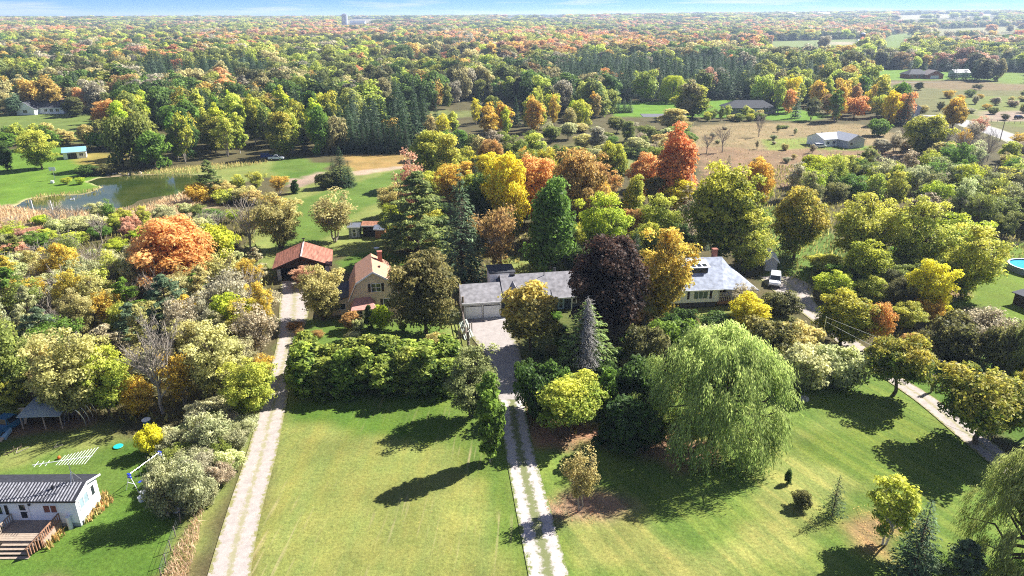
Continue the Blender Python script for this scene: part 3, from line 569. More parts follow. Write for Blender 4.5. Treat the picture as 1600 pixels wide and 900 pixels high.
def gable(par, x0, x1, y0, y1, h, rise, ridge='x', over=.35, t=.16, rm=ASPH, wm=WHITE, z0=0., wall=True, ovg=.3, fascia=TRIM, name='wall'):
    """walls with gable ends and a two-slope roof"""
    if ridge == 'x':
        yc = (y0 + y1) / 2; s = rise / (yc - y0); e = over
        if wall: MB().prism([(y0, z0), (y1, z0), (y1, h), (yc, h + rise), (y0, h)], x0, x1, 'x').build(name, wm, par)
        m = MB(); u = .004
        for a, sg in ((y0 - e, 1), (y1 + e, -1)):
            m.slab([(x0 - ovg, a, h - s * e + t + u), (x1 + ovg, a, h - s * e + t + u), (x1 + ovg, yc, h + rise + t + u), (x0 - ovg, yc, h + rise + t + u)], t)
        r = m.build('roof', rm, par)
        if fascia: m = MB(); m.box(x0 - ovg, x1 + ovg, y0 - e - .05, y0 - e - .003, h - s * e - .1, h - s * e + t + .03); m.build('gutter', fascia, r)
    else:
        xc = (x0 + x1) / 2; s = rise / (xc - x0); e = over
        if wall: MB().prism([(x0, z0), (x1, z0), (x1, h), (xc, h + rise), (x0, h)], y0, y1, 'y').build(name, wm, par)
        m = MB(); u = .004
        for a in (x0 - e, x1 + e):
            m.slab([(a, y0 - ovg, h - s * e + t + u), (a, y1 + ovg, h - s * e + t + u), (xc, y1 + ovg, h + rise + t + u), (xc, y0 - ovg, h + rise + t + u)], t)
        r = m.build('roof', rm, par)
        if fascia:
            m = MB()
            for a in (x0 - e, x1 + e):
                q = [(a, y0 - ovg, h - s * e + t + .03), (xc, y0 - ovg, h + rise + t + .03)]; m.add([(x, y - k, z - d) for x, y, z in q for k in (.004, .05) for d in (0, .26)], [(0, 1, 5, 4), (2, 3, 7, 6), (0, 2, 6, 4), (1, 3, 7, 5), (0, 1, 3, 2), (4, 5, 7, 6)])
            m.build('fascia', fascia, r)
    return r
def hip(par, x0, x1, y0, y1, h, rise, rm, wm, over=.6, t=.18, run=None, z0=0.):
    MB().box(x0, x1, y0, y1, z0, h).build('wall', wm, par)
    a0, a1, b0, b1 = x0 - over, x1 + over, y0 - over, y1 + over; yc = (b0 + b1) / 2; k = run or (yc - b0); z = h - .1
    m = MB(); R0, R1 = (a0 + k, yc, h + rise), (a1 - k, yc, h + rise)
    m.slab([(a0, b0, z + t), (a1, b0, z + t), R1, R0], t); m.slab([(a1, b1, z + t), (a0, b1, z + t), R0, R1], t); m.slab([(a1, b0, z + t), (a1, b1, z + t), R1], t); m.slab([(a0, b1, z + t), (a0, b0, z + t), R0], t)
    return m.build('roof', rm, par)
def chimney(par, x, y, z0, z1, s=.4, m_=BRICK, roof=None):
    MB().box(x - s, x + s, y - s, y + s, z0, z1).box(x - s - .08, x + s + .08, y - s - .08, y + s + .08, z1 + .002, z1 + .15).build('chimney', m_, roof or par)
def door(par, x, y, w=.95, h=2.1, z0=0., m_=TRIM, gl=True):
    d = MB().box(x - w / 2, x + w / 2, y - .06, y - .004, z0, z0 + h).box(x - w / 2 - .1, x - w / 2 - .002, y - .09, y - .004, z0, z0 + h + .1).box(x + w / 2 + .002, x + w / 2 + .1, y - .09, y - .004, z0, z0 + h + .1).build('door', m_, par)
    if gl: MB().box(x - w * .3, x + w * .3, y - .075, y - .062, z0 + h * .58, z0 + h * .9).box(x - w * .3, x + w * .3, y - .075, y - .062, z0 + h * .14, z0 + h * .5).build('pane', GLASS, d)
    MB().box(x + w * .36, x + w * .42, y - .13, y - .062, z0 + h * .46, z0 + h * .5).build('handle', DARK, d)

# garage attached to ranch house (one building)
gh = empty('ranch_house', (.18, 106.3), .17, 'long grey-roofed ranch house with attached white double garage at the head of the two-track drive', 'house')
GX0, GX1 = -8.3, -2.0
gable(gh, GX0, GX1, 0, 7.4, 3.05, 1.75, 'x', .35, .16, ASPH, WHITE, name='garage_wall')
for cx in (-6.65, -3.6):
    MB().box(cx - 1.5, cx + 1.5, -.03, -.002, .05, 2.42).build('dark_door_reveal', DARK, gh)  # dark sheet on the wall stands in for the shaded gap round the door
    d = MB().box(cx - 1.36, cx + 1.36, -.05, -.032, .12, 2.28).build('garage_door', DOORW, gh)
    for k in range(4): MB().box(cx - 1.34, cx + 1.34, -.075, -.052, .16 + k * .54, .16 + k * .54 + .5).build('door_panel', DOORW, d)
    MB().box(cx - 1.55, cx - 1.43, -.09, -.031, 0, 2.45).box(cx + 1.43, cx + 1.55, -.09, -.031, 0, 2.45).box(cx - 1.55, cx + 1.55, -.09, -.031, 2.452, 2.55).build('door_frame', TRIM, d)
MB().box(-8.3, -1.4, -1.1, -.1, 0, .1).build('concrete_apron', CONC, gh)
gable(gh, -1.1, 12.4, 1.6, 9.6, 3.1, 2.25, 'x', .4, .16, ASPH, NAVY, name='wall')
MB().slab([(-1.98, .5, 3.0), (-1.12, .5, 3.0), (-1.12, 6.5, 4.6), (-1.98, 6.5, 4.6)], .1).box(-2, -1.1, 1.0, 7, 0, 2.9).build('dark_strip', NAVY, gh)  # dark navy strip and block filling the gap between the two roofs
gable(gh, -.6, 1.9, .9, 4.4, 2.9, 1.75, 'y', .25, .14, ASPH, WHITE, ovg=.25)
door(gh, .6, .9, 1, 2.1, .1)
gable(gh, 7.2, 10.4, .5, 3.6, 2.7, .75, 'x', .2, .14, ASPH, NAVY, wall=False)
for x in (7.3, 10.2): MB().box(x - .08, x + .08, .45, .6, 0, 2.65).build('porch_post', TRIM, gh)
door(gh, 8.6, 1.6, .95, 2.1, .1, mat('pale_blue_door', (.35, .5, .65), .5)); window(gh, 5.2, 1.7, 1.8, 1.2, 'f', 1.6); window(gh, 11.3, 1.7, 1.3, 1.2, 'f', 1.6)
b_ = MB().box(-2.6, 1.7, 8.6, 12.6, 0, 4.7).build('rear_wall', WHITE, gh); MB().box(-2.8, 1.9, 8.4, 12.8, 4.704, 4.9).build('flat_roof', ASPHD, gh)
MB().tube((6.3, 5.0, 5), (6.3, 5, 6.1), .06).build('vent_pipe', DARK, gh); MB().tube((8.5, 6.5, 5), (8.5, 6.5, 5.9), .25, .25, 10).build('roof_vent', DARK, gh); MB().box(.4, 1.2, 5.2, 5.9, 4.8, 5.6).build('roof_vent', DARK, gh)
# gambrel house
ga = empty('gambrel_house', (-23.0, 107.1), .22, 'beige gambrel house with terracotta roof, small front porch and brick chimney', 'house')
kn = [(-4.3, 2.9), (-2.9, 5.9), (0, 7.7), (2.9, 5.9), (4.3, 2.9)]
MB().prism([(-4., 0), (4., 0), (4., 3.1), (2.75, 5.75), (0, 7.5), (-2.75, 5.75), (-4., 3.1)], 0, 9, 'y').build('wall', BEIGE, ga)
m = MB()
for i in range(4):
    (xa, za_), (xb, zb_) = kn[i], kn[i + 1]; m.slab([(xa, -.4, za_ + .17), (xa, 9.4, za_ + .17), (xb, 9.4, zb_ + .17), (xb, -.4, zb_ + .17)], .15)
rf = m.build('roof', ORSH, ga); m = MB()
for i in range(4):
    (xa, za_), (xb, zb_) = kn[i], kn[i + 1]; m.add([(xa, -.405, za_ + .2), (xb, -.405, zb_ + .2), (xb, -.405, zb_ - .1), (xa, -.405, za_ - .1), (xa, -.46, za_ + .2), (xb, -.46, zb_ + .2), (xb, -.46, zb_ - .1), (xa, -.46, za_ - .1)], [(0, 1, 2, 3), (4, 5, 6, 7), (0, 1, 5, 4), (2, 3, 7, 6)])
m.build('fascia', TRIM, rf); chimney(ga, 1.5, 7.6, 5.8, 8.6, .38, roof=rf); MB().tube((1.2, 3.6, 6.4), (1.2, 3.6, 7.4), .12, .1, 8).box(1.0, 1.4, 3.4, 3.8, 7.3, 7.42).build('roof_vent', DARK, rf)
window(ga, .35, 4.9, 1.5, 1.35, 'f', 0, 1, bars=1); shutters(ga, .35, 4.9, 1.6, 1.35, 0); window(ga, 2.2, 2.0, 1.5, 1.5, 'f', 0, 1, bars=1); shutters(ga, 2.2, 2.0, 1.6, 1.5, 0)
MB().box(-3.6, -.3, -2.6, -.02, 0, 2.3).build('porch_wall', TRIM, ga)
m = MB(); a = [(-4., -3.0, 2.35), (.1, -3.0, 2.35), (-.7, -.0, 3.35), (-3.2, 0, 3.35)]; m.slab(a, .12); m.slab([(.1, -3, 2.35), (.1, 0, 2.35), (-.7, 0, 3.35)], .12); m.slab([(-4, 0, 2.35), (-4, -3, 2.35), (-3.2, 0, 3.35)], .12); m.build('porch_roof', ORSH2, ga)
window(ga, -2.75, 1.35, 1.2, 1.3, 'f', -2.6, 0, bars=1); window(ga, -1.05, 1.35, 1.1, 1.3, 'f', -2.6, 0, bars=1); window(ga, -1.3, 1.4, 1.4, 1.2, 'r', -.3, 0)
MB().prism([(-7.2, 0), (-4.02, 0), (-4.02, 3.2), (-7.2, 2.4)], 1.2, 8, 'y').build('side_wing', BEIGE, ga)
MB().slab([(-7.5, .9, 2.5), (-4.05, .9, 3.4), (-4.05, 8.3, 3.4), (-7.5, 8.3, 2.5)], .12).build('wing_roof', ASPHD, ga); window(ga, -5.8, 1.5, 1.7, 1, 'f', 1.2, 1)
# red roofed garage
rg = empty('open_garage', (-40.0, 124.3), .22, 'open-fronted brown garage with a faded red metal roof at the end of the left drive', 'garage')
MB().box(-4.9, -4.7, 0, 8, 0, 2.7).box(4.7, 4.9, 0, 8, 0, 2.7).prism([(-4.9, 0), (4.9, 0), (4.9, 2.7), (0, 4.6), (-4.9, 2.7)], 7.8, 8, 'y').prism([(-4.9, 2.45), (4.9, 2.45), (4.9, 2.7), (0, 4.6), (-4.9, 2.7)], .0, .2, 'y').build('wall', BROWNW, rg)
gable(rg, -4.9, 4.9, 0, 8, 2.72, 1.9, 'y', .6, .12, REDM, None, wall=False, ovg=.8, fascia=BROWNW)
m = MB()
for sx in (-1, 1):
    for k in range(14): y = -.7 + k * .72; m.add([(sx * 5.5, y, 2.62), (0, y, 4.75), (0, y + .07, 4.75), (sx * 5.5, y + .07, 2.62), (sx * 5.5, y, 2.66), (0, y, 4.79), (0, y + .07, 4.79), (sx * 5.5, y + .07, 2.66)], [(4, 5, 6, 7), (0, 1, 5, 4), (2, 3, 7, 6)])
o = m.build('roof_rib', REDM, rg); o['kind'] = 'stuff'; MB().box(-.12, .12, -.85, 8.8, 4.76, 4.86).build('ridge_cap', mat('pale_ridge', (.6, .5, .48), .5), rg)
MB().tube((0, 8.4, 4.6), (0, 8.4, 5.6), .1).box(-.3, .3, 8.3, 8.5, 5.4, 5.6).build('weather_vane', DARK, rg)
for x in (-4.4, 2.6, 4.5): MB().box(x - .35, x + .35, -.12, -.01, 0, 2.3).build('front_panel', GREYP, rg)
# mobile home
mh = empty('mobile_home', (-42.5, 54.9), .01, 'white mobile home with black ribbed metal roof and front steps at the lower left', 'house')
MB().box(-15, 0, 0, 3.7, .55, 3.4).build('wall', WHITE, mh); MB().box(-14.95, -.05, .05, 3.65, 0, .545).build('skirting', SKIRT, mh)
MB().prism([(0, 3.402), (3.7, 3.402), (1.85, 3.95)], -15, 0, 'x').build('gable_end', WHITE, mh)
rfm = MB().slab([(-15.2, -.3, 3.36), (.3, -.3, 3.36), (.3, 1.85, 4.0), (-15.2, 1.85, 4.0)], .06).slab([(.3, 4.0, 3.36), (-15.2, 4.0, 3.36), (-15.2, 1.85, 4.0), (.3, 1.85, 4.0)], .06).build('roof', BLACKR, mh)
m = MB(); m2 = MB()
for k in range(48):
    x = -15.1 + k * .315; (m if 1 else m2).add([(x, -.31, 3.365), (x + .05, -.31, 3.42), (x + .13, -.31, 3.42), (x + .18, -.31, 3.365), (x, 1.8, 3.99), (x + .05, 1.8, 4.045), (x + .13, 1.8, 4.045), (x + .18, 1.8, 3.99)], [(0, 4, 5, 1), (1, 5, 6, 2), (2, 6, 7, 3), (0, 1, 2, 3)])
o = m.build('roof_rib', RIBW, rfm); MB().box(-15.2, .3, -.36, -.312, 3.2, 3.38).build('gutter', DARK, rfm)
MB().add([(.31, -.31, 3.2), (.31, 1.85, 3.84), (.31, 4.01, 3.2), (.31, 4.01, 3.4), (.31, 1.85, 4.05), (.31, -.31, 3.4), (.36, -.31, 3.2), (.36, 1.85, 3.84), (.36, 4.01, 3.2), (.36, 4.01, 3.4), (.36, 1.85, 4.05), (.36, -.31, 3.4)], [(0, 1, 4, 5), (1, 2, 3, 4), (6, 7, 10, 11), (7, 8, 9, 10), (5, 4, 10, 11), (4, 3, 9, 10)]).build('fascia', TRIM, rfm)
MB().tube((-2.6, 1.1, 3.7), (-2.6, 1.1, 4.15), .12).build('roof_vent', DARK, rfm)
window(mh, -2.55, 2.25, 1.25, .8, 'f', 0, 1, pane=CURT); window(mh, -7.9, 2.15, 1.3, .95, 'f', 0, 2); MB().box(-6.95, -6.65, -.05, -.003, 1.6, 2.7).build('shutter', SHUT, mh); door(mh, -5.2, 0, .95, 2.05, .95)
window(mh, 1.2, 2.3, 1.4, 1.1, 'r', 0, 1, pane=mat('grey_blinds', (.25, .33, .36), .3)); window(mh, 2.75, 2.3, .5, 1.1, 'r', 0, 0)
MB().box(-4.5, -4.35, -.16, -.004, 2.7, 2.9).build('porch_lamp', DARK, mh)
MB().tube((-.9, -.25, .0), (-.9, -.25, 1.5), .22, .22, 10).build('water_tank', mat('white_tank', (.7, .7, .7), .4), mh)
dk = empty('wooden_deck', (-46.9, 54.9), .01, 'weathered wooden deck with steps and railings at the mobile home door', 'deck')
for k in range(10): MB().box(-2.1 + .0, 2.6, -.30 - k * .29, -.30 - k * .29 + .27, .84, .9).build('deck_board', WOODG, dk)
for k in range(4): MB().box(-1.2, 1.9, -3.32 - k * .36, -3.32 - k * .36 + .38, .62 - k * .19, .68 - k * .19).build('step', WOODG, dk)
MB().box(-1.7, 1.8, -2.95, -2.9, .1, .82).box(-2.1, -2.0, -2.9, -.1, .0, .83).box(2.5, 2.6, -2.9, -.1, 0, .83).build('deck_frame', WOODG, dk)
for sx, mm in ((2.55, WOODR), (-2.05, WOODG)):
    y0, y1 = -.15, -2.95; MB().box(sx - .06, sx + .06, y1, y0, 1.72, 1.8).box(sx - .04, sx + .04, y1, y0, 1.0, 1.06).build('handrail', mm, dk)
    for k in range(11): y = y0 + (y1 - y0) * k / 10; MB().box(sx - .03, sx + .03, y - .05, y + .05, .3, 1.715).build('baluster', mm, dk)
    e0, e1 = (sx, -2.95), (sx - (.75 if sx > 0 else -.4), -4.3); m = MB(); m.tube((e0[0], e0[1], 1.76), (e1[0], e1[1], 1.05), .05); m.build('handrail', mm, dk)
    for k in range(6): t = (k + .5) / 6; x, y = e0[0] + (e1[0] - e0[0]) * t, e0[1] + (e1[1] - e0[1]) * t; MB().box(x - .05, x + .05, y - .05, y + .05, .0 if k == 5 else .25, 1.76 - .71 * t).build('baluster', mm, dk)
an = empty('roof_antenna', (-43.6, 56.9, 3.95), .16, 'large white television antenna on the end of the black ribbed roof', 'antenna')
MB().tube((0, 0, -.1), (0, 0, 2.55), .04).tube((-.5, .5, -.2), (0, 0, 1.2), .03).tube((.5, .5, -.2), (0, 0, 1.2), .03).tube((0, -.7, -.4), (0, 0, 1.2), .03).build('mast', STEEL, an)
MB().tube((-3.2, 0, 2.3), (2.3, 0, 2.75), .035).build('boom', TRIM, an); m = MB()
for k in range(11):
    t = k / 10; x = -.6 + 2.85 * t; z = 2.5 + .23 * t; L = .55 + .6 * t; MB().tube((x - .25, -L, z - .1), (x + .25, L, z + .25), .02, n=4).build('antenna_rod', TRIM, an)
for k in range(3): MB().tube((-2.9 + k * .5, -.4, 2.32), (-2.8 + k * .5, .4, 2.4), .02, n=4).build('antenna_rod', TRIM, an)
# blue-grey roofed house
bh = empty('white_house', (.2, 106.7), .11, 'white bungalow with pale blue-grey hip roof, skylight and corner porch', 'house')
MB().box(26, 35.6, 0, 12.4, .95, 3.45).box(35.6, 41.2, 2.6, 12.4, .95, 3.45).build('wall', WHITE, bh); MB().box(26.1, 35.5, .08, 12, 0, .945).box(35.5, 41.1, .3, 12, 0, .4).build('foundation', mat('dark_stone_base', (.07, .065, .06), .9, .3, 5), bh)
MB().box(35.62, 41.2, .05, 2.58, .4, .95).build('porch_floor', WOODR, bh)
m = MB(); z = 3.45; m.slab([(25.4, -.6, z), (36.2, -.6, z), (38.3, 6.4, 6.9), (25.4, 6.4, 6.9)], .16); m.slab([(36.2, -.6, z), (42.6, -.6, 3.0), (39.7, 3.6, 4.85), (38.3, 6.4, 6.9)], .14)
m.slab([(42.6, -.6, 3.0), (42.4, 13.2, 3.2), (38.3, 6.4, 6.9), (39.7, 3.6, 4.85)], .14); m.slab([(42.4, 13.2, 3.2), (25.4, 13.2, z), (25.4, 6.4, 6.9), (38.3, 6.4, 6.9)], .14); rb = m.build('roof', ASPHB, bh)
MB().box(25.4, 36.2, -.66, -.605, 3.3, 3.47).build('gutter', TRIM, rb)
MB().box(31.8, 34.6, 3.0, 5.2, 4.9, 6.15).build('dormer', NAVY, rb); MB().slab([(31.4, 2.9, 6.25), (35.0, 2.9, 6.25), (35.0, 5.8, 6.75), (31.4, 5.8, 6.75)], .1).build('dormer_roof', TRIM, rb)
for k in range(3): MB().slab([(31.8 + k, 3.2, 6.33), (32.5 + k, 3.2, 6.33), (32.5 + k, 4.2, 6.50), (31.8 + k, 4.2, 6.50)], .04).build('skylight', GLASS, rb)
window(rb, 33.2, 5.5, 2.3, .8, 'f', 3.0, 1, fr=NAVY); chimney(bh, 37.4, 7.6, 6.3, 7.9, .4, roof=rb)
window(bh, 32.5, 2.3, 2.4, 1.25, 'f', 0, 2, pane=mat('green_curtain', (.12, .17, .13), .3)); MB().box(34.1, 34.5, -.05, -.003, 1.6, 3.0).build('shutter', SHUT, bh); MB().box(30.1, 30.5, -.05, -.003, 1.6, 3.0).build('shutter', SHUT, bh)
for x in (35.75, 38.2, 41.0): MB().box(x - .08, x + .08, .05, .21, .95, 3.1).build('porch_post', TRIM, bh)
window(bh, 37.4, 2.2, 1.6, 1.2, 'f', 2.6, 1); MB().box(35.8, 41, .08, .14, 1.85, 1.92).build('railing', TRIM, bh)
for k in range(16): MB().box(35.9 + k * .33, 35.95 + k * .33, .09, .13, .96, 1.85).build('baluster', TRIM, bh)
# generic small buildings
def small(name, label, cat, px, py, w, d, h, rise, ridge, rm, wm, rz=0., wins=(), dr=None, group=None, z=0.):
    x, y = at(px, py); e = empty(name, (x, y, z), rz, label, cat, group)
    gable(e, -w / 2, w / 2, 0, d, h, rise, ridge, .35, .14, rm, wm)
    for cx in wins: window(e, cx, h * .55, w * .09 + .5, h * .35, 'f', 0, 1)
    if dr is not None: door(e, dr, 0, 1.0, min(2.1, h - .2), 0)
    return e
small('garden_shed', 'pale green garden shed with a light metal roof beside the bare-branched tree', 'shed', 554, 371, 2.4, 2.6, 2.5, .5, 'x', STEEL, mat('pale_green_boards', (.36, .40, .36), .7, .15, 3), .05, (), 0)
sr = small('wooden_shed', 'open rusty brown shed between the pale shed and the grey shed', 'shed', 578, 370, 3.0, 2.8, 2.7, .5, 'x', RUSTY, BROWNW, 0)
MB().box(-1.2, 1.2, -.06, -.005, .1, 2.1).build('door', DARK, sr)
small('grey_shed', 'small shed with grey roof and orange wall partly behind the big pine', 'shed', 594, 373, 2.2, 2.4, 2.3, .5, 'x', STEEL, mat('orange_boards', (.42, .2, .1), .8, .2), -.1)
small('white_shed', 'narrow white shed behind the parked white car', 'shed', 1204, 424, 2.2, 5, 2.2, .9, 'y', WHITE, GREYP, -.2, (), None)
e = small('white_bungalow', 'grey and white L-shaped bungalow in the dry field at right', 'house', 1302, 229, 10, 9, 2.9, 1.7, 'x', mat('light_grey_roof', (.36, .38, .42), .8, .1), WHITE, .35, (-3, 0))
gable(e, 1.5, 9.5, -5.5, 4, 2.9, 2.0, 'y', .4, .14, bpy.data.materials['light_grey_roof'], GREYP); MB().tube((-2, 5, 4), (-2, 5, 5), .15).build('roof_vent', DARK, e); window(e, 3.2, 1.7, 1.2, 1, 'f', -5.5, 0)
x, y = at(1172, 178); e = empty('dark_roofed_house', (x, y), -.03, 'wide low house with charcoal hip roof beside the far green lawn', 'house')
hip(e, -12.5, 13, 0, 11, 2.9, 3.4, ASPHD, mat('taupe_wall', (.25, .22, .2), .8, .1), .8)
for cx in (-9, -5, -1, 8): window(e, cx, 1.5, 2.2, 1.4, 'f', 0, 1)
MB().box(1.5, 5.5, -.06, -.003, .1, 2.4).build('garage_door', WHITE, e)
x, y = at(1447, 123); e = empty('brick_house', (x, y), .1, 'brick ranch house with a dark roof beyond the distant green lawn', 'house')
hip(e, -14, 4, 2, 13, 3.2, 3.6, ASPHD, BRICK, .8); gable(e, -1, 13, -2, 8, 3.2, 3.3, 'y', .6, .2, mat('brown_roof', (.2, .16, .15), .85), BRICK)
for cx in (-11, -7, -3): window(e, cx, 1.7, 2, 1.4, 'f', 2, 1)
MB().box(2, 9, -2.06, -2.003, .1, 2.5).build('garage_door', TRIM, e)
small('grey_barn', 'small grey barn just right of the distant brick house', 'barn', 1503, 121, 13, 9, 3.8, 2.2, 'x', mat('pale_barn_roof', (.42, .42, .46), .6), GREYP, 0, (-3,), 3)
x, y = at(66, 178); e = empty('white_farmhouse', (x, y), .05, 'long white house with dark roof in the upper left clearing', 'house')
gable(e, -9, 11, 0, 10, 3.2, 3.1, 'x', .5, .2, ASPHD, WHITE); gable(e, -10, -1, -4.5, 5, 3.2, 3.0, 'y', .5, .2, ASPHD, WHITE)
for cx in (2, 5, 8): window(e, cx, 1.8, 1.6, 1.4, 'f', 0, 1)
window(e, -5.5, 1.8, 2, 1.4, 'f', -4.5, 1)
small('grey_roofed_house', 'white house with grey roof at the far upper left edge', 'house', 8, 150, 22, 10, 3.2, 3.6, 'x', mat('mid_grey_roof', (.22, .23, .26), .8), WHITE, 0, (-5, 0, 5))
small('tall_white_house', 'narrow white house between dark trees right of the upper left clearing', 'house', 162, 158, 6, 8, 5, 3, 'y', mat('pale_roof', (.4, .4, .4), .8), WHITE, 0, (0,))
e = small('pond_shed', 'low shed with light blue metal roof on the lawn above the pond', 'shed', 118, 248, 7, 6, 2.4, 1.2, 'x', mat('light_blue_metal', (.22, .42, .55), .4, .1), WHITE, .5, (2,))
MB().box(-2.2, .6, -.06, -.004, 0, 2).build('doorway', DARK, e)
e = small('white_cottage', 'white gabled cottage with terracotta lean-to roof among the dark spruces', 'house', 762, 182, 5.5, 9, 4.2, 3, 'y', mat('charcoal_roof', (.06, .06, .07), .8), WHITE, .1, (0,))
MB().prism([(0.0, 0), (5, 0), (5, 2.4), (0.0, 3.6)], .4, 7, 'y').build('lean_to', WHITE, e, (2.76, 0, 0)); MB().slab([(2.8, 0, 3.8), (8.2, 0, 2.5), (8.2, 7.4, 2.5), (2.8, 7.4, 3.8)], .12).build('lean_to_roof', ORSH2, e)
small('pale_garage', 'pale building with light roof glimpsed behind the white cottage', 'house', 764, 152, 9, 8, 4, 1.5, 'x', mat('very_pale_roof', (.6, .6, .6), .7), WHITE, 0, (-2, 2))
small('metal_barn', 'pale grey metal roof showing among the trees at centre left', 'barn', 593, 140, 18, 10, 4.5, 3, 'x', mat('silver_roof', (.5, .5, .54), .5, .1, 1, 0, .3), GREYP, 0)
small('white_hut', 'white hut beside the blue spruces at the edge of the far lawn', 'shed', 956, 168, 7, 6, 4, 2.4, 'x', mat('pale_green_roof', (.5, .55, .52), .7), WHITE, .4)
small('hidden_house', 'grey house mostly hidden by trees at the bend of the road', 'house', 1420, 184, 10, 8, 5, 3, 'y', mat('grey_roof_b', (.35, .35, .4), .8), GREYP, 0, (0,))
small('purple_roofed_house', 'house with a purple-grey roof showing in the distant wood', 'house', 512, 76, 30, 16, 7, 6, 'x', mat('purple_roof', (.3, .26, .36), .8), WHITE, .3, (-5, 5))
def silo(px, py, r, h, label, m_, dome):
    x, y = at(px, py); e = empty('silo', (x, y), 0, label, 'silo', 'farm silos'); m = MB(); m.tube((0, 0, 0), (0, 0, h), r, r, 20); m.build('tank', m_, e)
    m = MB(); pr = r * 1.02
    for k in range(5): a0, a1 = k * .3, (k + 1) * .3; m.tube((0, 0, h + .002 + r * .6 * math.sin(a0)), (0, 0, h + .002 + r * .6 * math.sin(a1)), r * math.cos(a0), r * math.cos(a1), 20)
    m.build('dome', dome, e)
    for k in range(6): MB().tube((0, 0, h * (k + .5) / 6), (0, 0, h * (k + .5) / 6 + .25), r + .06, r + .06, 20).build('hoop', DARK, e)
silo(1345, 74, 3.8, 20, 'tall dark blue silo with pale cap on the distant farm', mat('dark_blue_steel', (.04, .05, .10), .4), TRIM); silo(1357, 72, 4.2, 11, 'short pale silo right of the tall dark blue silo', STEEL, STEEL)
small('farm_barn', 'low white barn between the two silos', 'barn', 1352, 73, 22, 14, 7, 4, 'x', TRIM, WHITE, 0)
x, y = at(540, 46); zt = float(terrain(np.array(x), np.array(y)))
e = empty('grain_silo', (x, y, zt), 0, 'pale silo standing above the far farm on the left horizon', 'silo'); MB().tube((0, 0, 0), (0, 0, 40), 11, 11, 16).build('tank', GREYP, e); MB().tube((0, 0, 40.01), (0, 0, 45), 11, 2, 16).build('dome', STEEL, e)
e = empty('distant_barn', (x + 45, y, zt), 0, 'white barn beside the pale silo on the left horizon', 'barn'); gable(e, -28, 28, 0, 30, 12, 7, 'x', 1, .5, STEEL, WHITE)
FARB = ((1367, 35, 40, 'above the tall dark blue silo'), (1505, 36, 38, 'at the far right'), (1285, 40, 60, 'above the pale far fields'), (975, 36, 90, 'above the rounded orange tree'), (1235, 40, 40, 'above the far right belt'))
for px, py, w, lb_ in FARB:
    x, y = at(px, py); zt = float(terrain(np.array(x), np.array(y))); e = empty('distant_barn', (x, y, zt), 0, 'bright white farm building near the horizon ' + lb_, 'barn', 'white farm buildings near the horizon'); gable(e, -w / 2, w / 2, 0, 25, 14, 8, 'x', 1, .5, TRIM, WHITE)
# ---------------------------------------------------------------- vehicles
TYRE = mat('tyre', (.02, .02, .02), .9); CHROME = mat('chrome', (.6, .6, .6), .2, .1, 1, 0, .9); LAMPR = mat('tail_lamp', (.4, .02, .02), .3); LAMPW = mat('headlamp', (.8, .8, .75), .15)
def car(x, y, rz, paint, label, cat='car', kind='suv', name='parked_car', group=None, s=1.):
    e = empty(name, (x, y, .06), rz, label, cat, group); e.scale = (s, s, s)
    prof = {'suv': [(-2.3, .35), (2.3, .35), (2.35, .75), (2.2, 1.0), (1.25, 1.08), (-2.25, 1.1), (-2.35, .8)], 'truck': [(-2.7, .4), (2.6, .4), (2.65, .8), (2.5, 1.05), (1.2, 1.15), (-2.7, 1.12)]}[kind]
    cab = {'suv': [(1.2, 1.082), (.55, 1.66), (-2.0, 1.7), (-2.22, 1.102)], 'truck': [(1.15, 1.152), (.6, 1.75), (-.55, 1.78), (-.75, 1.13)]}[kind]
    m = MB(); m.prism(prof, -.9, .9, 'y'); o = m.build('body', paint, e)
    bv = o.modifiers.new('b', 'BEVEL'); bv.width = .07; bv.segments = 2
    vs = [(x_, (-.86 if i < 1 else .86) * (1 if z_ < 1.3 else .82), z_) for i in range(2) for x_, z_ in cab]; n = len(cab)
    m = MB(); m.add([(x_, sy * (1 if z_ < 1.3 else .83), z_) for sy in (-.86, .86) for x_, z_ in cab], [tuple(range(n)), tuple(range(2 * n - 1, n - 1, -1))] + [(i, i + n, (i + 1) % n + n, (i + 1) % n) for i in range(n)]); m.build('window', GLASS, e)
    xs = [p[0] for p in cab]; m = MB(); m.box(xs[2] - .02, xs[1] + .05, -.73, .73, max(p[1] for p in cab) - .02, max(p[1] for p in cab) + .04)
    for sy in (-1, 1):
        for t in ((.5 if kind == 'suv' else .9), ) if kind == 'truck' else (.12, .55): xx = xs[1] + (xs[2] - xs[1]) * t; m.tube((xx, sy * .88, 1.1), (xx, sy * .73, 1.7), .05, n=4)
        for a, b in ((cab[0], cab[1]), (cab[3], cab[2])): m.tube((a[0], sy * .87, a[1]), (b[0], sy * .73, b[1]), .05, n=4)
    m.build('roof', paint, e)
    if kind == 'truck': MB().box(-2.55, -.8, -.75, .75, 1.122, 1.13).build('bed', DARK, e)
    for sx in (-1.45, 1.45):
        for sy in (-1, 1):
            w = MB().tube((sx, sy * .72, .34), (sx, sy * .95, .34), .36, .36, 16).build('wheel', TYRE, e); MB().tube((sx, sy * .951, .34), (sx, sy * .97, .34), .2, .2, 12).build('rim', CHROME, w)
    fx = prof[2][0]
    for sy in (-1, 1):
        MB().box(fx - .12, fx + .02, sy * .7 - .16, sy * .7 + .16, .72, .88).build('headlight', LAMPW, e); MB().box(-fx - .02, -fx + .1, sy * .75 - .1, sy * .75 + .1, .8, 1.0).build('taillight', LAMPR, e)
        MB().box(.95, 1.1, sy * .9 - (.0 if sy > 0 else .18), sy * .9 + (.18 if sy > 0 else 0), 1.08, 1.2).build('mirror', DARK, e)
    MB().box(fx - .02, fx + .05, -.8, .8, .38, .58).build('bumper', DARK, e); return e
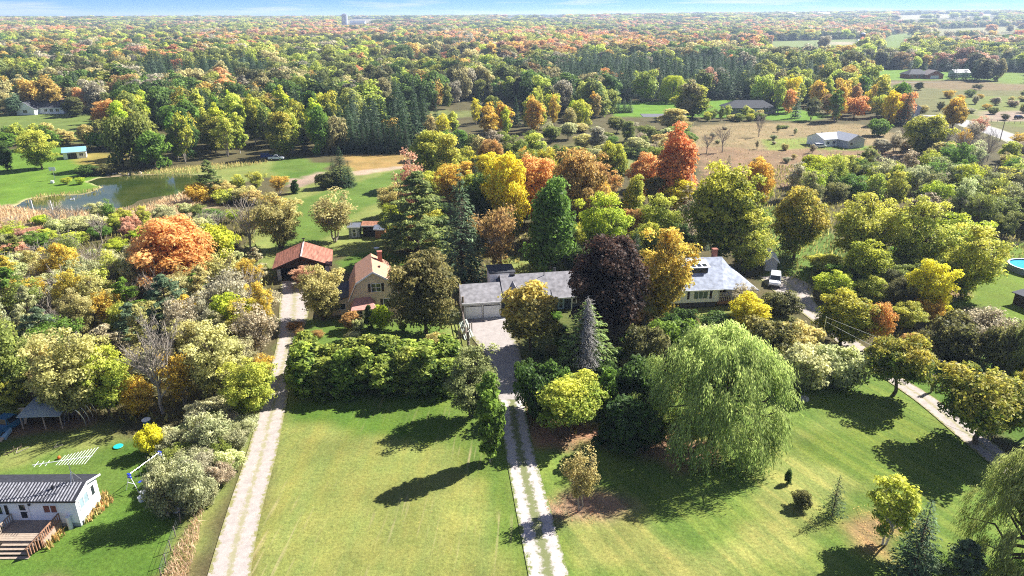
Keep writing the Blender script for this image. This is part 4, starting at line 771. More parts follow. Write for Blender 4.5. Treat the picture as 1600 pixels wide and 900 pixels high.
PW = mat('white_car_paint', (.75, .77, .8), .25, .03); PB = mat('black_car_paint', (.02, .02, .025), .2, .05); PBL = mat('blue_car_paint', (.03, .08, .25), .25, .05)
x, y = at(1210, 444); car(x, y, -1.95, PW, 'white sport utility vehicle parked by the bungalow on the gravel drive', 'car', s=1.12)
x, y = at(1592, 186); car(x, y, .2, PB, 'dark jeep-like car parked on the dirt patch at the right edge', 'car')
x, y = at(432, 250); car(x, y, .1, PW, 'white pickup truck beside the trees above the mown field', 'truck', 'truck', 'pickup_truck')
x, y = at(418, 247); car(x, y, .4, PBL, 'blue car parked left of the white pickup above the mown field', 'car')
x, y = at(3, 243); car(x, y, .2, PBL, 'blue and white car at the left edge by the pond lawn', 'car')
x, y = at(1281, 231); car(x, y, .1, PW, 'white car beside the grey and white bungalow in the dry field', 'car')
x, y = at(1278, 300); car(x, y, .1, PW, 'pale car half hidden under trees behind the big yellow-green trees', 'car')
x, y = at(1380, 176); car(x, y, 0, PBL, 'blue car by the wood edge left of the road bend', 'car')
x, y = at(1488, 186); car(x, y, -.6, PBL, 'small blue car on the road at the bend', 'car')
x, y = at(14, 672); car(x, y, 1.35, BLUEP, 'old teal blue pickup truck among junk at the left edge', 'truck', 'truck', 'pickup_truck', s=1.05)
# lean-to with junk
x, y = at(74, 668); e = empty('lean_to_shelter', (x, y), .06, 'open lean-to with pale corrugated metal roof under the trees at left', 'shelter')
MB().slab([(-2.9, -.6, 1.9), (2.2, -.6, 1.9), (2.4, 3, 2.7), (-2.4, 3, 2.7)], .05).build('roof', mat('pale_corrugated', (.42, .48, .52), .4, .25, 5, .1, .4, .4, (8, 1, 1)), e)
for px_, py_ in ((-2.6, -.3), (0, -.3), (2.0, -.3), (-2.2, 2.8), (2.2, 2.8)): MB().box(px_ - .06, px_ + .06, py_ - .06, py_ + .06, 0, 1.85).build('post', WOODG, e)
MB().box(-2.3, 2.2, 2.6, 2.7, 0, 2.4).build('back_wall', BROWNW, e)
x, y = at(38, 662); e = empty('plywood_sheet', (x, y), .1, 'tan plywood sheet leaning left of the lean-to', 'board'); MB().slab([(-.5, -.5, .3), (.6, -.5, .3), (.7, .3, 2.1), (-.4, .3, 2.1)], .04).build('sheet', TAN, e)
x, y = at(118, 664); e = empty('hoop_frame', (x, y), 0, 'curved grey hoop frame right of the lean-to', 'frame')
for k in range(4):
    m = MB(); p_ = None
    for i in range(9): a = math.pi * i / 8; q = (math.cos(a) * 1.3, k * .8, math.sin(a) * 2.3); (m.tube(p_, q, .05, n=5) if p_ else None); p_ = q
    m.build('hoop', STEEL, e)
x, y = at(5, 682); e = empty('tarp_heap', (x, y), 0, 'heap of pale boards and blue tarp at the far left edge', 'junk pile')
MB().slab([(-1.2, -.6, .5), (.9, -.8, .45), (.8, .6, .8), (-1, .7, .9)], .4).build('tarp', mat('blue_tarp', (.25, .4, .5), .4), e); MB().slab([(-.9, -1.3, .3), (.7, -1.3, .2), (.8, -.6, .45), (-.8, -.6, .55)], .1).build('board', TAN, e)
for (px, py, L, a) in ((22, 706, 1.8, .9), (36, 706, 1.3, .7), (92, 700, .9, .3)):
    x, y = at(px, py); e = empty('fallen_branch', (x, y), a, {22: 'dark fallen branch pile on the lawn below the junk', 36: 'pale stick on the lawn right of the branch pile', 92: 'thin pale stick on the shaded lawn above the antenna'}[px], 'branch'); m = MB().tube((-L / 2, 0, .1), (L / 2, 0, .35), .05)
    for k in range(5 if px == 22 else 1): m.tube((-L / 2 + k * .4, 0, .15), (-L / 2 + k * .4 + .3, (-1) ** k * .6, .4), .03)
    m.build('stick', BARK if px == 22 else BARKG, e)
# play things on the left lawn
x, y = at(185, 699); m = MB(); m.tube((0, 0, .02), (0, 0, .16), .4, .55, 18); e = empty('saucer_sled', (x, y), 0, 'teal saucer lying on the shaded lawn', 'sled'); m.build('dish', mat('teal_plastic', (.02, .42, .38), .35), e)
m = MB().tube((0, 0, .161), (0, 0, .2), .55, .5, 18).build('rim', bpy.data.materials['teal_plastic'], e)
x, y = at(93, 717); m = MB()
for k in range(6): a, b2 = -1.4 + k * .46, -1.4 + (k + 1) * .46; m.tube((0, 0, .2 + .2 * math.sin(a)), (0, 0, .2 + .2 * math.sin(b2)), .2 * math.cos(a), .2 * math.cos(b2), 12)
o = m.build('ball', mat('orange_plastic', (.6, .14, .03), .4), None, (x, y, 0)); tag(o, 'small orange ball on the lawn behind the mobile home', 'ball')
for px, py, s, lab in ((222, 783, .35, 'white bin lying by the grey-green thicket, lower of two'), (227, 775, .4, 'white bin lying by the grey-green thicket, upper of two'), (276, 799, .42, 'white bucket at the foot of the thicket beside the drive'), (230, 664, .5, 'pale blue barrel in the shade under the dead tree')):
    x, y = at(px, py); e = empty('bucket', (x, y), random.random(), lab, 'bucket'); MB().tube((0, 0, 0), (0, 0, s * 1.5), s * .8, s, 12).build('tub', TRIM if py > 700 else BLUEP, e); MB().tube((0, 0, s * 1.501), (0, 0, s * 1.6), s * 1.06, s * 1.06, 12).build('rim', TRIM, e)
x, y = at(232, 750); e = empty('swing_set', (x, y), 1.25, 'metal swing set with blue plastic corners beside the thicket', 'swing set')
for sx in (-2.1, 2.1):
    for sy in (-1, 1): MB().tube((sx, sy * .9, 0), (sx, 0, 2.2), .035).build('leg', TRIM, e)
    MB().tube((sx, -.45, 1.1), (sx, .45, 1.1), .04).build('brace', TRIM, e); MB().tube((sx, -.22, 1.85), (sx, .22, 1.85), .1, .1, 8).box(sx - .1, sx + .1, -.18, .18, 2.08, 2.3).build('corner_cap', BLUEB, e)
MB().tube((-2.1, 0, 2.2), (2.1, 0, 2.2), .035).build('top_bar', STEEL, e)
for k in (-1, .3):
    s_ = MB().box(k - .25, k + .25, -.12, .12, .5, .55).build('swing_seat', BLUEB, e); MB().tube((k - .22, 0, .55), (k - .22, 0, 2.18), .015, n=4).tube((k + .22, 0, .55), (k + .22, 0, 2.18), .015, n=4).build('chain', STEEL, s_)
# pool at the right edge
x, y = at(1612, 424); e = empty('swimming_pool', (x, y), 0, 'round above-ground pool with grey wall at the right edge', 'pool')
m = MB().tube((0, 0, 0), (0, 0, 1.25), 4.1, 4.1, 40); m.f = [f for f in m.f if len(f) == 4]; m.m = m.m[:len(m.f)]; m.build('pool_wall', mat('pool_wall', (.22, .25, .33), .5, .2, 3), e)
m = MB()
for k in range(40):
    a, b2 = k * math.pi / 20, (k + 1) * math.pi / 20; m.slab([(3.95 * math.cos(a), 3.95 * math.sin(a), 1.3), (4.25 * math.cos(a), 4.25 * math.sin(a), 1.3), (4.25 * math.cos(b2), 4.25 * math.sin(b2), 1.3), (3.95 * math.cos(b2), 3.95 * math.sin(b2), 1.3)], .045)
m.build('rim', mat('pool_rim', (.6, .75, .85), .4), e); m = MB().tube((0, 0, .9), (0, 0, 1.05), 4.05, 4.05, 40); m.build('pool_water', mat('pool_water', (.05, .38, .52), .08, .15, 1, .1, 0, .7), e)
MB().tube((-1.4, -4.3, 0), (-1.4, -4.3, 1.6), .5, .5, 12).build('ladder', mat('pink_cover', (.5, .35, .35), .6), e)
x, y = at(1597, 482); e = empty('dark_corner_block', (x + 3, y), .3, 'dark block with flat black top at the right edge below the pool', 'shed'); MB().prism([(-2.5, 0), (2.5, 0), (2.5, 2.6), (-2.5, 2.1)], -2, 3, 'y').build('wall', BROWNW, e); MB().slab([(-2.9, -2.4, 2.15), (2.9, -2.4, 2.75), (2.9, 3.4, 2.75), (-2.9, 3.4, 2.15)], .12).build('roof', DARK, e)  # dark block with a black slab on top
# poles, wires, fences
def pole(px, py, h, label, arms=1, r=.14, rz=0., m_=TRUNKW, name='utility_pole', cat='pole'):
    x, y = at(px, py); e = empty(name, (x, y), rz, label, cat); MB().tube((0, 0, -.2), (0, 0, h), r, r * .7, 8).build('shaft', m_, e)
    for k in range(arms): MB().box(-1., 1., -.06, .06, h - .6 - k * .9, h - .46 - k * .9).build('crossarm', TRUNKW, e)
    if arms:
        for k in (-.8, .8): MB().tube((k, 0, h - .455), (k, 0, h - .25), .06).build('insulator', GREYP, e)
    return x, y, h
P1 = pole(1562, 221, 10.5, 'tall wooden utility pole beside the paved road at right', 1, .17)
pole(764, 150, 13, 'wooden utility pole among the dark trees by the white cottage', 1, .2)
P2 = pole(1281, 552, 6, 'grey service pole in the shrubs beside the right-hand drive', 0, .09, m_=STEEL)
P3 = (58, 62, 6.5)
def wire(a, b, sag, label, r=.018):
    m = MB(); p_ = None
    for i in range(17): t = i / 16; q = (a[0] + (b[0] - a[0]) * t, a[1] + (b[1] - a[1]) * t, a[2] + (b[2] - a[2]) * t - sag * 4 * t * (1 - t)); (m.tube(p_, q, r, n=4) if p_ else None); p_ = q
    o = m.build('power_line', mat('wire_' + label[:4], (.5, .5, .5), .5), None); tag(o, label, 'wire')
wire((P2[0], P2[1], 5.9), (78, 52, 7.5), 1.3, 'upper pale service wire crossing above the right lawn'); wire((P2[0], P2[1], 5.2), (70, 48, 7), 1.6, 'lower pale service wire crossing above the right lawn')
x, y = at(86, 281); e = empty('basketball_hoop', (x, y), .2, 'basketball hoop with white backboard on the pond lawn', 'basketball hoop'); MB().tube((0, 0, 0), (0, 0, 3.3), .08).build('post', STEEL, e); MB().box(-.9, .9, -.35, -.3, 2.9, 4.0).build('backboard', TRIM, e)
m = MB(); p_ = None
for i in range(13): a = i * math.pi / 6; q = (math.cos(a) * .25, -.62 + math.sin(a) * .25, 3.05); (m.tube(p_, q, .02, n=4) if p_ else None); p_ = q
m.build('hoop', mat('hoop_orange', (.6, .15, .03), .5), e)
x, y = at(82, 286); e = empty('lawn_box', (x, y), 0, 'small white box on the lawn by the basketball hoop', 'box'); MB().box(-.4, .4, -.3, .3, 0, .6).build('body', TRIM, e); MB().box(-.45, .45, -.35, .35, .602, .68).build('lid', TRIM, e)
for px, lab in ((52, 'pale post in the pond edge, left of two'), (82, 'pale post in the pond edge, right of two')):
    x, y = at(px, 327); e = empty('pond_post', (x, y, -.5), 0, lab, 'post'); MB().tube((0, 0, 0), (random.uniform(-.2, .1), 0, 3.0), .12, .1, 7).build('shaft', TRIM, e)
x, y = at(113, 311); e = empty('white_float', (x, y, -.2), .4, 'white float sitting on the blue end of the pond', 'float'); MB().tube((-.5, 0, .1), (.5, 0, .15), .22, .18, 8).tube((.3, 0, .2), (.5, 0, .75), .1, .08, 6).build('hull', TRIM, e)
for i in range(14):
    x, y = at(140 + i * 6 + random.uniform(-2, 2), 274 - i * .3 + random.uniform(-1, 2)); s = random.uniform(.3, .8); m = MB(); m.tube((0, 0, -.1), (0, 0, s * .5), s, s * .75, 7); m.tube((0, 0, s * .501), (.1 * s, 0, s * .8), s * .72, s * .25, 7)
    o = m.build('boulder', mat('rock', (.42, .38, .34), .9, .3, 3, .4) if i == 0 else bpy.data.materials['rock'], None, (x, y, 0)); o.rotation_euler.z = random.random() * 6; tag(o, ORD[i] + ' pale boulder from the left in the row on the far pond bank', 'boulder', 'boulders along the far pond bank')
fe = empty('rail_fence', (0, 0), 0, 'weathered wooden post fence and ramp beside the double garage', 'fence')
for i in range(7):
    x, y = at(717 + i * 3.4, 530 - i * 1.5); MB().tube((x, y, 0), (x, y, 1.9), .09, n=6).build('post', TRUNKW, fe)
for i in range(3):
    a, b2 = at(722, 498), at(733, 550); MB().tube((a[0] + i * .0, a[1], .9 + i * .5), (b2[0], b2[1], .7 + i * .45), .07, n=5).build('rail', TRUNKW, fe)
x, y = at(724, 500); MB().tube((x, y, 0), (x, y, 4.2), .22, .2, 8).build('post', TRUNKW, fe); x, y = at(732, 548); MB().tube((x, y, 0), (x, y, 3.2), .2, .18, 8).build('post', TRUNKW, fe)
x, y = at(728, 522); e = empty('stacked_boards', (x, y), .3, 'pile of pale green boards leaning against the fence by the garage', 'boards')
for k in range(5): MB().slab([(-.7 + k * .3, -2.2, .1 + k * .1), (-.45 + k * .3, -2.2, .1 + k * .1), (-.3 + k * .25, 2.2, 1.1 + k * .12), (-.55 + k * .25, 2.2, 1.1 + k * .12)], .05).build('plank', mat('pale_green_plank', (.45, .5, .42), .7) if k == 0 else bpy.data.materials['pale_green_plank'], e)
fw = empty('wire_fence', (0, 0), 0, 'leaning wire fence with thin posts along the left drive verge', 'fence'); prev = None
for i in range(7):
    x, y = at(252 + i * 7.5, 905 - i * 22); MB().tube((x, y, 0), (x + random.uniform(-.15, .15), y, 1.25), .05, n=5).build('post', TRUNKW, fw)
    if prev:
        for z in (.5, .9, 1.2): MB().tube((prev[0], prev[1], z), (x, y, z), .012, n=3).build('wire', STEEL, fw)
    prev = (x, y)
for px, py, n_, lab in ((1335, 197, 12, 'thin post fence along the far edge of the paved road'),):
    e = empty('field_fence', (0, 0), 0, lab, 'fence'); prev = None
    for i in range(18):
        x, y = at(1540 + i * 9, 190 + i * .6); MB().tube((x, y, 0), (x, y, 1.3), .09, n=5).build('post', TRUNKW, e)
        if prev: MB().tube((prev[0], prev[1], 1.0), (x, y, 1.0), .04, n=4).build('rail', TRUNKW, e)
        prev = (x, y)
x, y = at(589, 398); e = empty('bird_bath', (x, y), 0, 'small white bird bath on a grey post in the shaded back yard', 'bird bath'); MB().tube((0, 0, 0), (0, 0, 1.3), .3, .18, 8).build('post', STEEL, e); MB().tube((0, 0, 1.302), (0, 0, 1.55), .3, .6, 12).build('bowl', TRIM, e)
x, y = at(1565, 388); e = empty('fallen_log', (x, y), .25, 'long dark log lying on the grass above the pool', 'log'); MB().tube((-7, 0, .3), (5, .5, .3), .28, .2, 8).tube((-2, 0, .4), (-1, 1, 1), .08, .05, 5).build('stem', BARK, e)
x, y = at(1256, 624); e = empty('stone_well', (x, y), 0, 'small grey stone mound with a thin pole on the right lawn', 'stones')
for k in range(6): a = k * 1.05; MB().tube((math.cos(a) * .45, math.sin(a) * .3, -.1), (math.cos(a) * .4, math.sin(a) * .25, .35), .3, .16, 6).build('stone', bpy.data.materials['rock'], e)
MB().tube((.1, .3, 0), (.1, .3, 2.2), .03, n=5).build('pole', STEEL, e)
# ---------------------------------------------------------------- trees and shrubs placed one by one
BASIC = '''
maple|278|458|338|126|orange|big round orange maple in the left thicket
bush|340|412|352|62|lime|lime green shrub behind the big orange maple
bare|394|396|300|64|grey|grey half-bare tree left of the red-roofed garage
pine|332|312|250|40|pine|dark pine at the right end of the pond
bush|313|316|286|36|gold|gold shrub below the pine at the pond end
loose|440|388|300|82|tan|spreading tan fruit tree just behind the red-roofed garage
sparse|524|378|300|84|tan|leaning half-bare fruit tree left of the pale green shed
spruce|534|292|226|34|spruce|tallest spruce in the clump on the mown field
spruce|546|290|250|24|spruce|slim spruce at the right of the clump on the mown field
bush|510|294|270|30|dkolive|round dark shrub left of the spruce clump
cedar|461|302|281|17|dkgreen|small lone cedar on the mown field by the dirt patch
spruce|522|290|246|26|spruce|spruce at the left of the clump on the mown field
pine|655|412|268|128|pine|large layered white pine right of the small sheds
sparse|648|372|240|58|pink|reddish half-bare tree rising above the large white pine
loose|625|345|285|72|tan|tan bare-branched tree left of the large white pine
spruce|722|438|258|86|blue|broad blue-green spruce behind the ranch garage
maple|666|520|392|102|russolive|dark olive maple with russet tips beside the gambrel house
sparse|776|432|312|76|rust|rust-leaved thin tree behind the ranch house
maple|757|362|272|56|dkgreen|dark green round tree in front of the yellow maples
maple|792|372|240|66|yellow|bright yellow maple behind the dark green round tree
maple|835|352|243|70|orange|orange maple right of the bright yellow maple
maple|762|300|240|46|yellow|pale gold maple behind the large spruce
oval|700|300|212|42|ygreen|yellow-green tall tree left of the gold maples
oval|672|292|198|52|ygreen|olive yellow tree above the reddish half-bare tree
oval|732|300|250|42|gold|small gold tree between spruce and yellow maple
cone|861|432|280|92|green|tall pyramid-shaped green tree behind the ranch house
maple|902|372|236|80|rust|russet orange maple behind the pyramid-shaped tree
maple|850|330|234|44|gyel|dark and yellow maple above the pyramid-shaped tree
maple|872|306|230|36|dkgreen|small dark green tree behind the russet maple
maple|953|306|222|46|gyel|green and gold maple left of the round orange maple
maple|1007|312|240|54|orange|round orange maple beside the tall red maple
cone|1053|332|196|72|red|tall red-orange maple, brightest in the picture
spruce|1078|312|240|26|spruce|dark conifer right behind the tall red maple
loose|942|402|306|92|lime|lime green spreading tree right of the pyramid-shaped tree
cone|985|360|276|40|ygreen|slender yellow tree above the lime spreading tree
bush|1030|332|272|50|dkolive|dark olive shrub below the round orange maple
loose|1028|385|308|72|ygreen|tan yellow tree left of the ragged spruce
ragged|1070|385|266|44|grey|ragged grey spruce with sparse branches
spruce|1130|330|240|38|spruce|dark spruce tip behind the big dark maple
maple|1122|412|260|112|gyel|big dark green maple with yellow top above the blue-grey roof
maple|1179|324|248|44|gold|golden maple right of the big dark maple
maple|1192|322|270|26|ygreen|small yellow-green tree at the edge of the golden maple
loose|1168|428|333|80|ygreen|olive lime round tree right of the blue-grey roof
maple|944|532|366|124|purple|huge dark purple maple in front of the ranch house
loose|1032|500|362|112|goldgreen|yellow-gold tree leaning right of the purple maple
maple|1240|404|292|84|gturn|maple with pinkish top and dark side on the grass right of the bungalow
loose|1342|425|302|112|ygreen|wide tan-yellow tree, leftmost of the big right-hand group
loose|1422|438|316|104|ygreen|wide yellow-green tree in the middle of the right-hand group
loose|1488|412|332|96|lime|lime tree at the back of the right-hand group
loose|1505|464|356|112|ygreen|open yellow-green tree with a visible leaning trunk by the pool lawn
maple|1347|458|378|74|gyel|green and yellow tree below the wide tan-yellow tree
maple|1442|492|408|62|yellow|bright yellow small tree below the right-hand group
bush|1448|502|468|40|gold|orange and yellow shrub at the foot of the bright yellow tree
maple|1385|470|420|52|dkolive|dark shadowed tree left of the bright yellow small tree
maple|1300|470|424|60|lime|lime tree at the bend of the right-hand drive
bush|1218|492|456|52|dkolive|dark round shrub beside the parked car
maple|1313|538|456|86|gyel|yellow-green maple overhanging the right-hand drive
lolli|1362|546|470|48|orange|small orange maple beside the right-hand drive
lolli|1394|618|524|92|gturn|lone green maple with orange tips beside the right-hand drive
lolli|1525|694|574|142|gturn|big orange-topped maple at the right-hand drive
lolli|1604|682|584|70|gturn|orange-topped maple cut by the right edge
bush|1250|604|540|78|silver|pale silver-green shrub mound, left of two
bush|1306|602|540|76|silver|pale silver-green shrub mound, right of two
willow|1112|694|508|228|willow|huge weeping willow at the centre right
willow|1604|905|690|190|willow|weeping willow cut by the lower right edge
willow|1606|600|492|86|willow|willow cut by the right edge beside the dark shrubs
maple|1168|518|460|58|yellow|bright yellow small tree in front of the bungalow porch
sparse|1160|488|440|40|grey|bare grey shrub in front of the bungalow porch
cone|1230|755|734|14|dkgreen|smallest cone-shaped evergreen on the right lawn
bush|1251|792|768|30|dkolive|low round dark shrub on the right lawn
ragged|1300|806|738|36|blue|young ragged spruce on the right lawn
birch|1382|852|742|78|ygreen|small yellow birch with pale trunk on the right lawn
spruce|1424|902|772|78|blue|green spruce right of the small yellow birch
bluepine|1495|925|842|80|blue|bluish pine at the bottom edge beside the willow
sparse|905|798|702|58|tan|young tan half-bare tree right of the two-track drive
lolli|892|672|585|112|ygreen|yellow-topped round tree beside the two-track drive
bush|846|648|566|78|dkgreen|dark green shrub left of the yellow-topped round tree
halfdead|914|574|456|104|sprucegreen|spruce with a dead grey centre in front of the ranch house
oval|828|548|436|80|gbirch|olive-gold birch in front of the ranch house
column|766|722|582|38|green|slim poplar casting a long shadow beside the two-track drive
loose|738|652|545|96|fresholive|rounded tan-green tree left of the two-track drive
loose|506|500|412|82|tan|tan leafy tree in front of the red-roofed garage
loose|478|448|415|48|pink|pinkish fruit tree against the red-roofed garage
cedar|577|514|474|15|dkgreen|narrow dark cedar beside the gambrel house porch
bush|596|514|478|34|lime|bright lime round shrub in front of the gambrel house
bush|550|516|488|28|rust|russet shrub left of the gambrel porch
bush|560|520|498|16|silver|small pale shrub at the gambrel porch corner
dead|256|646|500|84|grey|dead pale-branched tree with reddish trunk in the left thicket
bluepine|268|520|430|80|blue|blue-green pine below the big orange maple
bluepine|212|548|474|68|blue|blue-green pine left of the dead tree
bluepine|75|560|480|70|blue|blue-green pine on the far left slope
loose|128|655|516|122|tan|tan yellow tree above the lean-to
loose|345|620|510|118|tan|large tan tree beside the left drive
loose|395|655|560|90|ygreen|yellow tan tree overhanging the left drive
loose|172|648|540|92|ygreen|mustard tree right of the tan tree above the lean-to
maple|10|640|500|92|olive|fresh green tree at the left edge above the junk
brush|302|800|715|70|thicket|large grey-green thicket shrub beside the left drive
brush|262|806|715|62|thicket|grey-green shrub at the swing set
brush|335|700|645|70|silver|grey twiggy shrub above the thicket by the drive
bush|243|708|666|42|yellow|small bright yellow shrub above the swing set
maple|372|540|460|76|lime|bright green tree left of the left drive
brush|355|520|420|96|grey|large bare-twigged tree left of the garage drive
loose|20|650|592|50|ygreen|small yellow tree beside the junk at left
maple|66|264|205|46|ygreen|yellow-green lone tree on the pond lawn
oval|12|266|222|22|dkgreen|slender dark tree at the left edge of the pond lawn
brush|104|288|276|18|lime|small lime shrub on the pond lawn, left of two
brush|126|288|276|16|lime|small lime shrub on the pond lawn, right of two
bush|140|274|258|34|dkgreen|dark green shrub on the bank above the pond
bush|168|272|256|30|dkolive|dark shrub overhanging the boulders of the pond
cone|25|180|148|26|blue|blue spruce in front of the upper left houses
oval|118|182|152|32|dkolive|dark round tree at the right of the long white house
maple|176|198|156|46|orange|orange maple right of the long white house
maple|206|200|166|26|gold|small gold maple beside the orange maple
oval|1080|184|132|52|gyel|round green tree with yellow crown on the far lawn
maple|1048|186|118|0|green|x
willow|1050|160|118|46|lime|yellow-green willow on the far lawn
oval|1052|205|170|46|tan|tan gold tree in front of the far lawn
maple|946|136|108|34|orange|rounded orange tree before the dark spruce wood
bush|1325|147|139|10|dkolive|x
maple|1330|140|126|14|dkgreen|x
brush|1330|152|136|22|dkolive|lone round bush in the far right meadow
oval|1262|292|238|36|lime|upright lime green tree at the edge of the dry field
brush|1300|300|238|40|ygreen|yellow thin tree right of the upright lime green tree
bush|1372|212|186|30|green|green shrub beside the grey and white bungalow
bare|1185|214|178|26|grey|bare tree at the upper edge of the dry field
bare|1128|238|196|32|grey|bare forked tree in the dry field, right of two
bare|1104|240|206|28|grey|bare tree in the dry field, left of two
bare|1468|240|196|40|grey|bare tree below the paved road
bare|1500|262|200|52|grey|leaning bare tree at the right below the paved road
bush|1462|250|226|34|dkolive|round dark shrub below the paved road
maple|1442|245|180|62|gyel|yellow and green maple at the bend of the road
lolli|1484|214|156|40|gold|orange and yellow tree left of the paved road
spruce|1412|196|132|30|spruce|dark spruce among the trees at the bend of the road
brush|1455|614|585|8|grey|thin bare sapling on the grass right of the drive
cedar|978|700|612|82|dkgreen|dark green shrub mass left of the willow
cedar|945|650|572|50|green|green cedar behind the yellow-topped round tree
bush|1000|640|560|86|dkgreen|dark shrub between spruce and willow
bush|1010|575|510|70|dkolive|dark reddish shrub right of the half-dead spruce
bush|1052|560|500|70|green|green shrub mound below the yellow-gold tree
bush|1000|520|484|40|rust|orange and rust shrub under the purple maple
ragged|1084|520|488|22|rust|small dark ragged evergreen on the bungalow lawn
bush|1120|518|490|50|dkgreen|dark green shrub left of the bright yellow tree
bush|1200|560|500|80|russolive|russet olive shrub behind the willow
bush|1245|560|505|70|tan|mottled tan shrub beside the service pole
bush|1100|560|512|60|silver|grey-green shrub at the back of the willow
bush|1480|560|492|82|dkolive|dark grey-green shrub mass, left part
brush|1530|560|480|92|grey|grey-green shrub mass, right part
bush|1565|590|510|70|dkolive|dark shrub in front of the edge willow
bush|1430|560|522|40|rust|small russet shrub left of the dark shrub mass
bush|690|560|520|44|tan|tan shrub at the right end of the hedge by the fence
bush|820|600|562|30|dkgreen|dark green shrub at the bend of the two-track drive
loose|1010|700|640|70|dkgreen|dark tree in the shade at the willow's left side
'''
for ln in BASIC.strip().splitlines():
    k, bx, by, ty, wp, c, lab = ln.split('|')
    if lab == 'x': continue
    r = T(k, float(bx), float(by), float(ty), float(wp), c, lab, var=2 if float(bx) == 278 else None)
    if k == 'ragged' and float(bx) > 1200: r[1]['tint_b'] = [.12, .18, .07]
# cedar hedge along the lawn: two rows
HC_ = ['hedge'] * 9
pos = ['left end of the front row', 'second from the left in the front row', 'third from the left in the front row', 'middle of the front row', 'fourth from the right in the front row', 'third from the right in the front row', 'second from the right in the front row', 'right end of the front row']
for i in range(8): T('cedar', 474 + i * 32, 616 - (i % 2) * 4, 538 + (i * 5 % 3) * 8, 62, HC_[i % 9], 'clipped cedar bush of the hedge, ' + pos[i], 'cedar bushes of the hedge above the left lawn')
pos = [p.replace('front', 'back') for p in pos]
for i in range(8): T('cedar', 482 + i * 31, 588, 516 + (i * 7 % 4) * 6, 62, HC_[(i + 2) % 9], 'clipped cedar bush of the hedge, ' + pos[i], 'cedar bushes of the hedge above the left lawn')
# ---------------------------------------------------------------- filled-in woodland, still one tree at a time
ANCH = []
for px, py, nm in ((278, 458, 'the big round orange maple'), (394, 396, 'the grey half-bare tree'), (332, 312, 'the dark pine by the pond'), (440, 388, 'the spreading fruit tree'), (524, 378, 'the leaning fruit tree'), (534, 292, 'the spruce clump'), (655, 412, 'the layered white pine'),
    (722, 438, 'the broad blue-green spruce'), (792, 372, 'the bright yellow maple'), (861, 432, 'the pyramid-shaped green tree'), (902, 372, 'the russet maple'), (1053, 332, 'the tall red maple'), (1122, 412, 'the big dark maple'), (942, 535, 'the purple maple'), (1240, 404, 'the pink-topped maple'),
    (1342, 425, 'the wide tan-yellow tree'), (1422, 438, 'the wide yellow-green tree'), (1505, 464, 'the leaning-trunk tree'), (1442, 492, 'the bright yellow small tree'), (1300, 470, 'the lime tree at the drive bend'), (1602, 424, 'the pool'), (1128, 712, 'the huge willow'), (256, 646, 'the dead pale tree'),
    (268, 520, 'the blue-green pine'), (75, 560, 'the far-left pine'), (128, 655, 'the lean-to'), (345, 620, 'the large tan tree by the drive'), (10, 640, 'the green tree at the left edge'), (228, 752, 'the swing set'), (66, 264, 'the lone tree on the pond lawn'), (118, 248, 'the pond shed'), (176, 198, 'the orange maple by the white house'),
    (66, 178, 'the long white house'), (1172, 178, 'the charcoal-roofed house'), (1310, 229, 'the grey and white bungalow'), (1080, 184, 'the round yellow-topped tree'), (946, 136, 'the rounded orange tree'), (762, 182, 'the white cottage'), (956, 170, 'the white hut'), (1442, 245, 'the tree at the road bend'), (1562, 221, 'the tall utility pole'),
    (1484, 214, 'the gold tree by the road'), (580, 236, 'the straight spruce row'), (432, 250, 'the white pickup'), (190, 285, 'the far end of the pond'), (1330, 152, 'the lone meadow bush'), (60, 326, 'the pond posts'), (1130, 235, 'the bare trees in the dry field'), (1262, 292, 'the upright lime tree'), (1278, 300, 'the half-hidden pale car'), (700, 250, 'the hay field corner'), (980, 240, 'the scrubby meadow middle')):
    ANCH.append((*at(px, py), nm))
USED = {}
def near_label(cn, wd, x, y, h, tall):
    sz = 'tall' if h > tall * 1.12 else ('small' if h < tall * .88 else 'mid-sized'); cand = sorted(ANCH, key=lambda a: math.hypot(a[0] - x, (a[1] - y) * .8))[:5]
    for q in range(4):
        for a in cand:
            dx, dy = x - a[0], y - a[1]; dist = math.hypot(dx, dy); lr = 'right' if dx > 0 else 'left'
            if abs(dx) > 2 * abs(dy): r_ = lr + ' of'
            elif abs(dy) > 2 * abs(dx): r_ = 'behind' if dy > 0 else 'in front of'
            else: r_ = ('behind and ' if dy > 0 else 'in front and ') + lr + ' of'
            r_ = ('close ' if dist < 7 else ('' if dist < 16 else 'well ')) + r_
            lb = ['', 'second ', 'third ', 'fourth '][q] + sz + ' ' + cn + ' ' + wd + ' ' + r_ + ' ' + a[2]
            if len(lb.split()) > 16: lb = lb.replace(sz + ' ', '').replace('well ', '').replace('mid ', '')
            if lb not in USED: USED[lb] = 1; return lb
    return lb
